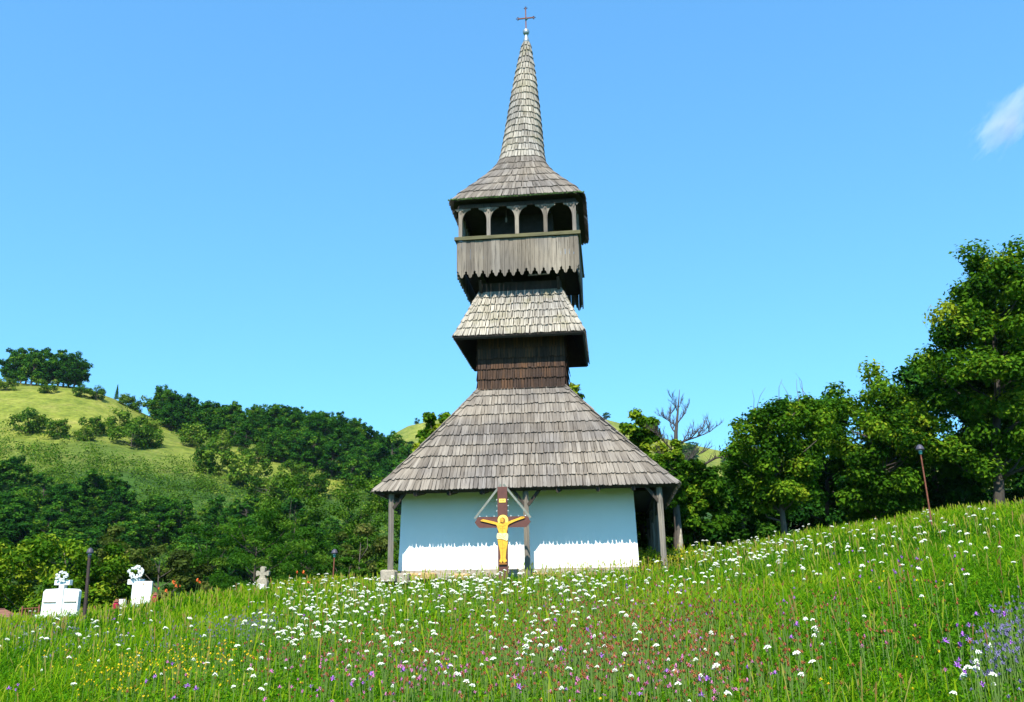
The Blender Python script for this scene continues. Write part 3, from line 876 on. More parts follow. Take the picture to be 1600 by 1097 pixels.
def wreath(parent, c, rx, rz, n, seed):
    r = random.Random(seed)
    o = None
    mb = MB()
    for i in range(18):
        a = 2 * pi * i / 18; mb.lathe([(.001, -.03), (.035, 0), (.001, .03)], (c[0] + rx * .85 * cos(a), c[1] + .02, c[2] + rz * .85 * sin(a)), 6)
    ring = mb.build('wreath_leaves', plain_mat('wreath_green', (.03, .09, .05), .7, .3, 20), parent)
    bl = MB()
    for k in range(7):
        a = 2 * pi * k / 7; bl.tube([(0, 0, 0), (.028 * cos(a), -.02, .028 * sin(a)), (.042 * cos(a), -.012, .042 * sin(a))], [.004, .016, .002], 5)
    blm = bl.mesh('blossom', M['white_paint'])
    for i in range(n):
        a = r.uniform(0, 2 * pi); q = r.uniform(.2, 1) ** .5
        b = link('blossom', blm, parent); b.location = (c[0] + rx * q * cos(a), c[1] - .03 - r.uniform(0, .03), c[2] + rz * q * sin(a)); b.rotation_euler = (r.uniform(-.5, .5), r.uniform(0, 6), 0)
        b.scale = (.85, .85, .85)

x, y, z = at_px(97, 25.2)
G1 = empty('gravestone', (x, y, z), .05, 'wide white gravestone with a raised cross between two panels, wreath on top', 'grave')
mb = MB(); mb.box((0, .03, .10), (1.22, .42, .24)); mb.build('base', M['white_paint'], G1, bevel=.02)
for s in (-1, 1):
    mb = MB(); a = .49
    pl = [(s * .075, .2), (s * a, .2), (s * a, .84), (s * (a - .06), .90), (s * .075, .92)]
    mb.prism(pl, -.08, .10); sl = mb.build('headstone_panel', M['white_paint'], G1, bevel=.006)
    mb = MB(); mb.box((s * .28, -.095, .56), (.34, .03, .025)); mb.build('ledge', M['stone'], sl)
mb = MB(); mb.box((0, .0, .68), (.14, .22, .96)); mb.box((0, .0, 1.08), (.42, .2, .14)); mb.build('cross', M['white_paint'], G1, bevel=.008)
WR = empty('wreath', (x, y, z + 1.26), .05, 'small white and blue-green flower wreath hung on the cross of the wide left gravestone', 'wreath', 'wreaths on the grave crosses')
wreath(WR, (0, -.12, .0), .17, .12, 26, 1)
x, y, z = at_px(211, 26.0)
G2 = empty('gravestone', (x, y, z), .1, 'white cross grave with a tall plain white slab standing before it', 'grave')
mb = MB(); mb.box((0, .1, .06), (.8, .7, .2)); mb.build('base', M['white_paint'], G2, bevel=.02)
mb = MB(); mb.box((-.06, .18, .50), (.17, .12, 1.0)); mb.box((-.06, .18, .84), (.46, .118, .15)); mb.build('cross', M['white_paint'], G2, bevel=.008)
mb = MB(); mb.box((.25, -.1, .46), (.48, .08, .78)); sb = mb.build('slab', M['white_paint'], G2, bevel=.008)
mb = MB(); mb.box((.25, -.146, .77), (.02, .012, .06)); mb.build('mark', M['stone_warm'], sb)
mb = MB(); mb.box((-.28, -.15, .22), (.16, .16, .28)); mb.build('flower_box', M['white_paint'], G2, bevel=.01)
WR2 = empty('wreath', (x, y, z + 1.12), .1, 'round wreath of white flowers on top of the slender white cross behind the plain slab', 'wreath', 'wreaths on the grave crosses')
wreath(WR2, (-.06, .08, .0), .21, .18, 52, 2)
# candle and red flowers beside graves
def red_lantern(px, Y, label):
    x, y, z = at_px(px, Y); E_ = empty('grave_lantern', (x, y, z), 0, label, 'lantern')
    mb = MB(); mb.lathe([(.07, 0), (.08, .22), (.05, .27)], (0, 0, .1), 10); mb.build('glass', plain_mat('red_glass', (.35, .02, .05), .2, .1, 5), E_)
    mb = MB(); mb.lathe([(.09, 0), (.03, .06), (.001, .09)], (0, 0, .37), 10); mb.build('cap', M['rust'], E_)
    mb = MB(); mb.lathe([(.09, -.05), (.09, .1)], (0, 0, 0), 10); mb.build('foot', M['white_paint'], E_)
red_lantern(183, 25.6, 'red glass grave lantern left of the plain white slab')
red_lantern(243, 25.8, 'red glass grave lantern right of the plain white slab')

x, y, z = at_px(409, 25.6)
SCo = empty('stone_cross', (x, y, z), -.1, 'small weathered stone cross grave marker with rounded arms, alone in the grass', 'grave')
mb = MB(); mb.prism([(-.16, -.05), (.16, -.05), (.16, .36), (.12, .46), (-.12, .46), (-.16, .36)], -.09, .09); mb.build('pedestal', M['pale_stone'], SCo, bevel=.02)
mb = MB(); mb.prism(smooth_poly([(-.10, .44), (-.06, .56), (-.17, .53), (-.19, .60), (-.17, .68), (-.06, .63), (-.075, .76), (.0, .80), (.075, .76), (.06, .63), (.17, .68), (.19, .60), (.17, .53), (.06, .56), (.10, .44)], 2), -.06, .06); mb.build('cross', M['pale_stone'], SCo)
mb = MB(); mb.box((0, -.1, .18), (.2, .02, .24)); mb.build('inscription_plate', M['white_paint'], SCo)

def lamp(px, Y, h, r, mat, label, lean=0.0, green=True):
    x, y, z = at_px(px, Y); E_ = empty('lamp_post', (x, y, z), 0, label, 'lamp post')
    mb = MB(); mb.tube([(0, 0, -.1), (lean * .4, 0, h * .5), (lean, 0, h)], [r, r * .95, r * .85], 8); mb.build('pole', mat, E_)
    mb = MB(); mb.lathe([(.03, 0), (.045, .04), (.04, .12), (.02, .14)], (lean, 0, h), 10); mb.build('socket', M['green_glass'] if green else M['lamp_cap'], E_)
    k_ = .75 if green else .62
    mb = MB(); mb.lathe([(.14 * k_, .11), (.13 * k_, .14), (.10 * k_, .20), (.05 * k_, .24), (.001, .25)], (lean, 0, h), 14); mb.build('lamp_shade', M['lamp_cap'], E_, smooth=True)
    mb = MB(); mb.lathe([(.001, .03), (.035, .05), (.045, .09), (.03, .12)], (lean, -.0, h - .06 + .06), 10); mb.build('bulb', M['white_paint'], E_, smooth=True)
lamp(1472, 21.5, 1.92, .020, M['rust'], 'thin rusty lamp post with dark shade standing on the right slope', -.03)
lamp(136, 22.0, 1.62, .045, M['iron'], 'dark iron lamp post with rounded head standing between the two white gravestones', -.05, False)
lamp(519, 27.0, .95, .022, M['rust'], 'short rusty lamp post in the grass left of the church', .02)

def fence(px0, px1, Y, h, label, n):
    x0, y0, z0 = at_px(px0, Y); x1, y1, z1 = at_px(px1, Y)
    E_ = empty('grave_fence', (x0, y0, z0), 0, label, 'fence'); dx = x1 - x0; dz = z1 - z0
    for i in range(n + 1):
        t = i / n; mb = MB(); big = i in (0, n)
        mb.beam((dx * t, 0, dz * t - .08), (dx * t, 0, dz * t + h * (1.08 if big else .95)), .04 if big else .018, .04 if big else .018); mb.build('fence_post' if big else 'bar', M['rust'], E_)
    for hh in (.35, .92):
        mb = MB(); mb.beam((0, .02, h * hh), (dx, .02, dz + h * hh), .03, .02); mb.build('rail', M['rust'], E_)
fence(38, 64, 25.6, .46, 'low rusty iron fence left of the wide white gravestone', 5)
fence(238, 292, 27.2, .34, 'low rusty brown iron fence right of the slab grave', 11)
fence(118, 150, 27.0, .36, 'low rusty fence piece behind the dark lamp post', 6)

# red tiled roof of a small shed below the graveyard
x, y, z = at_px(-14, 27.5)
SH = empty('shed', (x, y, z - .42), .35, 'small shed below the bank at the left edge, only its red brown tiled roof showing', 'shed')
mb = MB(); mb.box((0, 1.2, .30), (1.5, 2.0, .7)); mb.build('wall', M['stone'], SH)
mb = MB(); mb.prism([(-1.0, .55), (0, 1.05), (1.0, .55), (1.0, .50), (0, .98), (-1.0, .50)], .0, 2.4); rfo = mb.build('roof', M['deck'], SH)
tm = MB(); tm.tube([(0, 0, 0), (0, 0, 0.001)], [.01, .01], 3)
tl = MB(); tl.add([(-.09, 0, 0), (.09, 0, 0), (.08, .27, 0), (-.08, .27, 0), (-.06, 0, .035), (.06, 0, .035), (.055, .27, .03), (-.055, .27, .03)], [(0, 1, 5, 4), (1, 2, 6, 5), (2, 3, 7, 6), (3, 0, 4, 7), (4, 5, 6, 7)])
tlm = tl.mesh('tile', M['tile'])
for s in (-1, 1):
    sl = Vector((s * 1.0, 0, -.5)).normalized()
    for r in range(5):
        for c in range(13):
            p = Vector((0, .1 + .185 * c, 1.06)) + sl * (1.10 - .22 * r)
            o = link('tile', tlm, rfo)
            yv = -sl; xv = Vector((0, 1, 0)) if s > 0 else Vector((0, -1, 0)); zv = xv.cross(yv)
            if zv.z < 0: xv = -xv; zv = -zv
            o.matrix_basis = Matrix(((xv.x, yv.x, zv.x, p.x), (xv.y, yv.y, zv.y, p.y), (xv.z, yv.z, zv.z, p.z + .01 * (5 - r) * 0 + .012), (0, 0, 0, 1)))

# ------------------------------------------------------------------ vegetation
WALNUT = [(0.0, (0.010, 0.042, 0.002)), (0.45, (0.046, 0.122, 0.005)), (0.8, (0.12, 0.21, 0.009)), (1.0, (0.22, 0.27, 0.016))]
DARKG = [(0.0, (0.008, 0.042, 0.005)), (0.5, (0.026, 0.098, 0.008)), (0.85, (0.060, 0.155, 0.011)), (1.0, (0.12, 0.20, 0.015))]
ACAC = [(0.0, (0.012, 0.05, 0.004)), (0.5, (0.032, 0.105, 0.008)), (0.85, (0.065, 0.155, 0.012)), (1.0, (0.11, 0.19, 0.02))]
YELG = [(0.0, (0.03, 0.05, 0.010)), (0.5, (0.070, 0.105, 0.018)), (0.85, (0.125, 0.155, 0.030)), (1.0, (0.19, 0.17, 0.05))]
M['leaf_walnut'] = leaf_mat('walnut_leaf', WALNUT, .27)
M['leaf_dark'] = leaf_mat('dark_leaf', DARKG, .25, .5)
M['leaf_acacia'] = leaf_mat('acacia_leaf', ACAC, .4)
M['leaf_yellow'] = leaf_mat('yellow_green_leaf', YELG, .4)
M['leaf_scrub'] = leaf_mat('scrub_leaf', [(0.0, (0.02, 0.065, 0.005)), (0.5, (0.060, 0.135, 0.010)), (0.85, (0.12, 0.20, 0.018)), (1.0, (0.21, 0.25, 0.04))], .3, .3)
M['bark'] = wood_mat('bark', [(0, (0.03, 0.025, 0.02)), (0.5, (0.085, 0.072, 0.058)), (1, (0.17, 0.15, 0.13))], 'plain', grain=(12, 12, 2.5))
M['dead_bark'] = wood_mat('dead_bark', [(0, (0.03, 0.025, 0.022)), (0.5, (0.075, 0.066, 0.058)), (1, (0.15, 0.135, 0.12))], 'plain', grain=(12, 12, 2.5))
M['lime'] = wood_mat('limewashed_bark', [(0, (0.16, 0.13, 0.10)), (0.5, (0.30, 0.25, 0.20)), (1, (0.48, 0.44, 0.38))], 'plain', grain=(12, 12, 3))

def leaves(P, Nn, size, asp=.55, rng=RNG, tone=None, jit=.35):
    n = len(P)
    Nn = Nn / np.maximum(np.linalg.norm(Nn, axis=1, keepdims=True), 1e-6)
    a = rng.normal(size=(n, 3)); a -= Nn * (a * Nn).sum(1, keepdims=True); a /= np.linalg.norm(a, axis=1, keepdims=True)
    b = np.cross(Nn, a)
    s = size * (1 + jit * rng.uniform(-1, 1, (n, 1)))
    V = np.stack([P + a * s, P + b * s * asp + Nn * s * .12, P - a * s * .9, P - b * s * asp + Nn * s * .12], 1).reshape(-1, 3)
    Fq = np.arange(4 * n).reshape(n, 4)
    tn = np.repeat(tone if tone is not None else rng.uniform(0, 1, n), 4)
    return V, Fq, tn

def clumps(centres, radii, per, size, rng, flat=.75, tone_spread=.35, asp=.55, up=.6, base=.42):
    n = len(centres)
    cnt = np.maximum(8, (per * (radii / radii.mean()) ** 2).astype(int))
    idx = np.repeat(np.arange(n), cnt)
    d = rng.normal(size=(len(idx), 3)); d /= np.linalg.norm(d, axis=1, keepdims=True)
    r = rng.uniform(.25, 1, len(idx)) ** .6 * (1 + .28 * rng.normal(size=len(idx)) * .5)
    P = centres[idx] + d * (radii[idx] * r)[:, None] * np.array([1, 1, flat])
    Nn = d + np.array([0, 0, up]) + rng.normal(size=d.shape) * .55
    ct = rng.normal(0, tone_spread * .45, n)
    tone = np.clip(base + ct[idx] + rng.normal(0, .17, len(idx)), 0, 1)
    return leaves(P, Nn, size, asp, rng, tone)

def make_tree(name, seed, H, R, base, trunk_r, n_cl, per, leaf, leafmat, label=None, cat='tree', group=None, loc=(0, 0, 0), lean=(0, 0), flat=.75, env='round', rc=(.16, .30), bare=0, bark='bark', single=False, low=0.0, asp=.55, lime=0, tone=.42, sx=1.0):
    rng = np.random.default_rng(seed); r = random.Random(seed)
    # clump centres inside the crown envelope
    C = []
    while len(C) < n_cl:
        p = rng.normal(size=3); p /= np.linalg.norm(p); q = rng.uniform(.15, 1) ** .45; p = p * q
        h = (p[2] + 1) / 2
        wdt = {'round': 1.0, 'cone': 1.25 - 1.1 * h, 'broad': 1.15 - .45 * h, 'vase': .7 + .5 * h}[env]
        C.append((p[0] * R * wdt * sx, p[1] * R * wdt, base + (H - base) * (h * (1 - low) + low * h)))
    C = np.array(C); C[:, 0] += lean[0] * C[:, 2] / H; C[:, 1] += lean[1] * C[:, 2] / H
    rad = rng.uniform(rc[0], rc[1], n_cl) * R
    V, Fq, tn = clumps(C, rad, per, leaf, rng, flat, .5, asp, base=tone)
    mb = MB()
    segs = 6; tp = []
    for i in range(segs + 1):
        t = i / segs; tp.append(Vector((lean[0] * t * .8 + r.uniform(-.03, .03) * R * (0 < i), lean[1] * t * .8 + r.uniform(-.03, .03) * R * (0 < i), -.15 + (H * .80 + .15) * t)))
    mb.tube(tp, [trunk_r * (1.25 if i == 0 else 1) * (1 - .85 * i / segs) for i in range(segs + 1)], 9)
    for c in C[::max(1, n_cl // 26)]:
        zt = max(base * .75, min(H * .7, c[2] - abs(c[0]) * .5 - .2 * R)); t = (zt + .15) / (H * .8 + .15) * segs; i = min(segs - 1, max(0, int(t))); a = tp[i].lerp(tp[i + 1], t - i)
        cv = Vector(c); mid = a.lerp(cv, .5) + Vector((r.uniform(-.1, .1), r.uniform(-.1, .1), -.06)) * R
        rr_ = trunk_r * .38 * (1 - zt / H * .5)
        mb.tube([a, mid, cv], [rr_, rr_ * .6, rr_ * .2], 5)
    for k_ in range(bare):     # bare twigs sticking out on top
        a = Vector(C[int(np.argsort(-C[:, 2])[k_ % max(3, n_cl // 8)])]); d = Vector((r.uniform(-.5, .5), r.uniform(-.3, .3), 1.0)).normalized()
        pts = [a]
        for q in range(3): pts.append(pts[-1] + (d + Vector((r.uniform(-.35, .35), r.uniform(-.3, .3), 0))).normalized() * R * .2)
        mb.tube(pts, [.018, .012, .008, .004], 4)
    if single:
        me0 = mb.mesh(name, M[bark]); tv = np.array([v.co for v in me0.vertices]); tf = {}
        for p in me0.polygons: tf.setdefault(len(p.vertices), []).append(list(p.vertices))
        FL = [Fq + len(tv)] + [np.array(f) for f in tf.values()]
        mi = np.concatenate([np.zeros(len(Fq))] + [np.ones(len(f)) for f in tf.values()])
        me = np_mesh(name, np.concatenate([tv, V]), FL, [M[leafmat], M[bark]], tone=np.concatenate([np.full(len(tv), .5), tn]), midx=mi)
        bpy.data.meshes.remove(me0)
        return me
    E_ = empty(name, loc, r.uniform(0, .4), label, cat, group)
    tr = mb.build('trunk', M[bark], E_, smooth=True)
    me = np_mesh('crown', V, Fq, M[leafmat], tone=tn); link('crown', me, E_)
    if lime:
        lm = MB(); lm.tube([tp[0], tp[0].lerp(tp[1], lime)], [trunk_r * 1.32, trunk_r * 1.25], 10); lm.build('limewash_band', M['lime'], tr, smooth=True)
    return E_

def tree_at(px, Y, topy, name, seed, Rpx, **kw):
    x, y, z = at_px(px, Y)
    H = ((ray(px, topy) * Y / ray(px, topy)[1])[2] - z)
    R = Rpx / F_PX * Y * 1.04
    return make_tree(name, seed, H, R, loc=(x, y, z), **kw)

# right-hand trees, each a thing
tree_at(1578, 31, 366, 'walnut_tree', 21, 122, base=1.7, trunk_r=.20, n_cl=170, per=300, leaf=.088, leafmat='leaf_walnut', label='tallest broadleaf tree at the right edge, its crown cut by the frame', group=None, env='broad', rc=(.14, .25), lean=(1.7, 0), lime=.5, tone=.46)
tree_at(1665, 34, 385, 'walnut_tree', 22, 110, base=1.2, trunk_r=.2, n_cl=100, per=230, leaf=.115, leafmat='leaf_walnut', label='broad tree behind the tallest tree, at the far right edge', env='broad')
tree_at(1392, 33, 575, 'walnut_tree', 23, 95, base=.9, trunk_r=.15, n_cl=110, per=230, leaf=.086, leafmat='leaf_walnut', label='middle-height broadleaf tree just left of the tallest tree', env='broad')
tree_at(1490, 36, 560, 'walnut_tree', 24, 90, base=.8, trunk_r=.15, n_cl=80, per=200, leaf=.11, leafmat='leaf_dark', label='darker tree filling the gap behind the thin rusty lamp post', env='broad')
tree_at(1233, 28.5, 612, 'walnut_tree', 25, 78, base=1.15, trunk_r=.115, n_cl=100, per=230, leaf=.072, leafmat='leaf_walnut', label='broad tree with pale limewashed trunk and bare twigs above its crown', env='vase', bare=7, lime=.75)
tree_at(1310, 35, 600, 'hedge_tree', 26, 70, base=.5, trunk_r=.12, n_cl=60, per=190, leaf=.10, leafmat='leaf_dark', label='dark tree between the limewashed tree and the taller right trees', env='round')
tree_at(1172, 35, 690, 'hedge_tree', 27, 60, base=.2, trunk_r=.1, n_cl=60, per=190, leaf=.095, leafmat='leaf_acacia', label='low bushy tree left of the limewashed tree', env='round')
tree_at(1010, 30, 640, 'orchard_tree', 28, 46, base=.3, trunk_r=.10, n_cl=80, per=190, leaf=.08, leafmat='leaf_walnut', label='small yellowish-green tree just right of the church roof, left of the dead tree', env='round', tone=.6)
tree_at(1092, 28.4, 718, 'hedge_tree', 29, 50, base=.2, trunk_r=.06, n_cl=80, per=190, leaf=.08, leafmat='leaf_walnut', label='bushy tree wrapped round the foot of the dead tree', env='round', tone=.35)
tree_at(1062, 26.6, 684, 'climbing_shrub', 30, 30, base=1.5, trunk_r=.03, n_cl=50, per=150, leaf=.075, leafmat='leaf_walnut', label='leafy growth climbing the middle of the dead tree', cat='shrub', env='round', tone=.45)
tree_at(680, 33, 632, 'fruit_tree', 31, 46, base=1.8, trunk_r=.12, n_cl=110, per=150, leaf=.095, leafmat='leaf_walnut', label='yellow-green tree behind the left slope of the church roof', env='broad', rc=(.14, .24), tone=.70)
tree_at(886, 36, 590, 'fruit_tree', 32, 40, base=1.4, trunk_r=.1, n_cl=60, per=140, leaf=.10, leafmat='leaf_walnut', label='tree behind the tower whose tip shows right of the tower foot', env='vase', tone=.6)
# hedge row behind the right-hand trees
for i, (px, Y, ty) in enumerate([(985, 34, 745), (1035, 36, 752), (1130, 40, 742), (1185, 42, 745), (1240, 42, 730), (1300, 43, 700), (1360, 44, 690), (1430, 44, 680), (1500, 45, 670), (1570, 45, 660), (1650, 45, 650), (1740, 45, 650)]):
    lb = ['hedge tree glimpsed under the right eave of the church', 'hedge tree behind the dead tree trunk', 'low hedge tree at the gap where the far meadow shows', 'hedge tree left of the limewashed trunk', 'hedge tree directly behind the limewashed trunk', 'hedge tree right of the limewashed trunk',
          'hedge tree below the middle-height tree', 'hedge tree left of the rusty lamp post', 'hedge tree right of the rusty lamp post', 'hedge tree behind the trunk of the tallest tree', 'hedge tree at the right edge behind the slope', 'hedge tree beyond the right edge'][i]
    tree_at(px, Y, ty, 'hedge_tree', 60 + i, 56, base=.0, trunk_r=.1, n_cl=46, per=150, leaf=.13, leafmat='leaf_dark', label=lb, group='dark hedge trees behind the right meadow edge', env='round', rc=(.2, .36), tone=.3)

# dead tree with bare limbs
def dead_tree():
    x, y, z = at_px(1066, 27.0); E_ = empty('dead_tree', (x, y, z), 0, 'dead leafless tree with bare grey branches and a pale split trunk right of the church', 'tree')
    r = random.Random(5)
    mb = MB(); mb.tube([(0, 0, -.1), (-.02, 0, .5), (.0, 0, 1.0), (-.02, .05, 2.0), (.08, .05, 3.0), (.14, .05, 3.9), (.24, 0, 4.6), (.34, 0, 5.3)], [.17, .14, .12, .10, .085, .06, .03, .008], 10); mb.build('trunk', M['dead_bark'], E_, smooth=True)
    mb = MB(); mb.tube([(.0, -.05, 0), (.03, -.1, .5), (.07, -.08, 1.0)], [.11, .08, .015], 7); mb.build('split_wood', M['pale_stone'], E_)
    def limb(p, d, L, rad, lvl, mb):
        pts = [Vector(p)]; d = Vector(d).normalized()
        for i in range(5):
            d = (d + Vector((r.uniform(-.28, .28), r.uniform(-.2, .2), r.uniform(-.05, .22)))).normalized(); pts.append(pts[-1] + d * L / 5)
        mb.tube(pts, [rad * (1 - .8 * i / 5) for i in range(6)], 5)
        if lvl < 3:
            for i in range(1, 6):
                for s in range(3):
                    if r.random() < .85:
                        dd = (d + Vector((r.uniform(-1, 1), r.uniform(-.7, .7), r.uniform(-.1, .8)))).normalized(); limb(pts[i], dd, L * .42, rad * .45, lvl + 1, mb)
    for p, d, L, rd in (((.1, .05, 3.3), (-1, 0, .45), 1.15, .035), ((.12, .05, 3.55), (1, 0, .35), 1.55, .04), ((.14, .05, 3.9), (-.9, 0, .7), .95, .028), ((.2, 0, 4.2), (.6, 0, .9), .8, .022), ((.08, .05, 2.9), (1, .1, .3), 1.3, .032), ((.04, .05, 2.7), (-1, 0, .35), .95, .03), ((.24, 0, 4.5), (-.5, 0, .9), .75, .018), ((.18, 0, 4.1), (-1, .2, .5), .8, .022), ((.26, 0, 4.7), (.6, 0, .8), .5, .014)):
        mb = MB(); limb(p, d, L * .74, rd, 1, mb); mb.build('branch', M['dead_bark'], E_)
    return E_
dead_tree()
# a bare bough reaching between the dead tree and the limewashed tree
def snag():
    x, y, z = at_px(1090, 31); E_ = empty('bare_bough_tree', (x, y, z), 0, 'half-bare leaning tree whose grey bough reaches right over the hedge gap', 'tree')
    r = random.Random(8)
    mb = MB(); mb.tube([(0, 0, -.1), (.05, 0, 1.4), (.0, 0, 2.6), (.2, 0, 3.2)], [.12, .10, .08, .06], 8); mb.build('trunk', M['dead_bark'], E_, smooth=True)
    mb = MB(); mb.tube([(.15, 0, 3.1), (.6, 0, 3.55), (1.0, 0, 3.75), (1.6, 0, 3.85), (2.3, 0, 4.0)], [.055, .045, .035, .02, .006], 7)
    for i in range(26):
        t = r.uniform(.6, 2.1); zz0 = np.interp(t, [.15, .6, 1.0, 1.6, 2.3], [3.1, 3.55, 3.75, 3.85, 4.0])
        a = Vector((t, 0, zz0)); d = Vector((r.uniform(-.6, .9), r.uniform(-.4, .4), r.uniform(.2, 1))).normalized(); b_ = a + d * r.uniform(.2, .45)
        mb.tube([a, a.lerp(b_, .5) + Vector((r.uniform(-.05, .05), 0, 0)), b_], [.012, .008, .003], 4)
    mb.build('bough', M['dead_bark'], E_)
snag()

# left foreground bushes and trees below the graveyard
LT = [(95, 32, 822, 95, 'leaf_walnut', 'round leafy bush with bright leaves right behind the wide white gravestone', .55),
      (-60, 33, 800, 90, 'leaf_walnut', 'dense bush at the left edge behind the shed roof', .4),
      (245, 36, 832, 75, 'leaf_yellow', 'yellowish-brown bush behind the slab grave', .45),
      (168, 39, 826, 60, 'leaf_yellow', 'olive bush between the two graves, further back', .35),
      (395, 34, 800, 85, 'leaf_acacia', 'feathery bright green acacia behind the small stone cross', .55),
      (322, 38, 812, 62, 'leaf_acacia', 'feathery acacia left of the stone cross, darker', .4),
      (478, 37, 818, 60, 'leaf_acacia', 'acacia bush between the stone cross and the short lamp post', .45),
      (560, 42, 800, 60, 'leaf_yellow', 'olive green bush just left of the church post', .35),
      (545, 37, 858, 42, 'leaf_acacia', 'low green bush behind the short rusty lamp post', .5),
      (620, 36, 862, 40, 'leaf_walnut', 'low shrub growing behind the left church post', .4),
      (455, 48, 742, 70, 'leaf_scrub', 'large rounded bush at the foot of the hill above the acacias', .4),
      (560, 52, 722, 75, 'leaf_scrub', 'large dull green bush at the hill foot near the left eave', .4)]
for i, (px, Y, ty, rp, lm, lb, tn_) in enumerate(LT):
    aca = lm == 'leaf_acacia'
    tree_at(px, Y, ty, 'acacia_tree' if aca else 'bush', 80 + i, rp, base=-.2, trunk_r=.09, n_cl=70 if aca else 80, per=190, leaf=.075 if aca else .088, leafmat=lm, label=lb, cat='tree' if aca else 'bush', env='round', flat=.45 if aca else .7, tone=tn_, asp=.32 if aca else .55, rc=(.14, .26))

# ------ woods on the hill
proto = []
for k in range(6):
    H = [8.5, 9.5, 7.5, 9, 8, 7][k]; R = [2.7, 2.6, 3.0, 2.4, 2.9, 2.6][k]
    proto.append(make_tree('forest_tree', 200 + k, H, R, .8, .18, 42, 70, .24, 'leaf_dark', single=True, env=['round', 'round', 'broad', 'round', 'broad', 'round'][k], rc=(.2, .36)))
scrubp = [make_tree('hill_bush', 220 + k, 3.0, 2.0, .1, .06, 26, 60, .17, 'leaf_scrub', single=True, env='round', rc=(.22, .4)) for k in range(3)]
def conifer():
    rng = np.random.default_rng(4); Ps = []; Ns = []
    for i in range(2600):
        h = rng.uniform(.08, 1); a = rng.uniform(0, 2 * pi); tier = (h * 9) % 1; r = (1 - h) * 2.0 * (1 - .45 * tier) * rng.uniform(.3, 1)
        Ps.append((r * cos(a), r * sin(a), h * 8)); Ns.append((cos(a), sin(a), 1.2))
    V, Fq, tn = leaves(np.array(Ps), np.array(Ns), .22, .4, rng, np.clip(rng.normal(.3, .15, len(Ps)), 0, 1))
    return np_mesh('conifer', V, Fq, M['leaf_dark'], tone=tn)
conm = conifer()
rt = random.Random(77)
def place(me, name, P, s, label, cat, group=None, sq=1.0):
    o = link(name, me); o.location = (P[0], P[1], P[2] - .2 * s); o.rotation_euler = (0, 0, rt.uniform(0, 6.28)); o.scale = (s * sq, s * sq, s)
    return props(o, label, cat, group)
def ridge_pt(px, Y):
    r = ray(px, 700); x = r[0] / r[1] * Y; return (x, Y, gz(x, Y))
ORD = ['first', 'second', 'third', 'fourth', 'fifth', 'sixth', 'seventh', 'eighth', 'ninth', 'tenth', 'eleventh', 'twelfth', 'thirteenth', 'fourteenth']
for i in range(14):
    place(proto[i % 6], 'forest_tree', ridge_pt(0 + i * 8.6, 177 + rt.uniform(-3, 3)), rt.uniform(.84, .96) * (.8 if i > 12 else 1.0), ORD[i] + ' tree from the left in the clump on top of the bald hill', 'tree', 'trees of the clump on the bald hill top', 1.1)
place(conm, 'conifer', ridge_pt(173, 178), .42, 'lone small dark conifer on the ridge between the clump and the ridge wood', 'tree')
for i in range(74):
    t = i / 73; px = 245 + 400 * t ** .95
    place(proto[i % 6], 'forest_tree', ridge_pt(px, 176 + rt.uniform(-6, 6)), rt.uniform(.80, .98) * (1.0 - .22 * t), 'dark green tree in the wood along the descending ridge', 'tree', 'trees of the ridge wood', 1.05)
n = 0
for i in range(400):       # second and third rows of the ridge wood
    px = rt.uniform(250, 700); yt = np.interp(px, [240, 330, 420, 520, 600, 700], [640, 655, 684, 706, 728, 755]); yb = np.interp(px, [240, 330, 420, 520, 600, 700], [664, 696, 722, 752, 800, 845])
    py = rt.uniform(yt, yb)
    if n > 80: break
    P = hits([px], [py], 0, 40, 260)[0]
    if np.isnan(P[0]) or P[1] < 60: continue
    n += 1
    place(proto[n % 6], 'forest_tree', P, rt.uniform(.6, .95), 'dark green tree on the wooded flank below the ridge', 'tree', 'trees on the wooded flank below the ridge', 1.1)
n = 0
for i in range(600):       # dark wood low on the hill
    px = rt.uniform(-80, 560); yt = np.interp(px, [-80, 0, 130, 250, 330, 450, 560], [745, 750, 765, 800, 825, 838, 855])
    py = rt.uniform(yt, 905)
    if n > 118: break
    P = hits([px], [py + 14], 0, 40, 260)[0]
    if np.isnan(P[0]) or P[1] < 48: continue
    n += 1
    place(proto[n % 6], 'forest_tree', P, rt.uniform(.42, .66), 'dark tree of the wood low on the hillside', 'tree', 'trees of the low dark wood', 1.25)
BU = ([(42, 668, 1.15), (88, 676, .9), (145, 672, .9), (130, 680, .7), (185, 668, 1.2), (205, 690, 1.3), (225, 672, 1.0), (10, 602, .7), (72, 606, .8), (235, 690, 1.0), (300, 690, 1.2), (345, 700, 1.1), (128, 612, .7), (150, 616, .8), (196, 626, .7), (213, 634, .9), (232, 642, 1.0), (330, 730, 1.3), (400, 715, .9), (420, 772, 1.4), (480, 770, 1.3), (455, 738, .8), (385, 752, 1.4)])
BU.sort()
nb = {0: 0, 1: 0}
for i, (px, py, s) in enumerate(BU):
    P = hits([px], [py + 8], 0, 40, 260)[0]
    if np.isnan(P[0]): continue
    kk = int(px >= 215); wh = ORD[nb[kk]] + (' bush from the left on the bald yellow flank of the left hill', ' bush from the left on the lighter green slope below the ridge wood')[kk]; nb[kk] += 1
    place(scrubp[i % 3], 'hill_bush', P, s * 1.25, wh, 'bush', 'bushes on the bald flank' if px < 215 else 'bushes on the light slope')
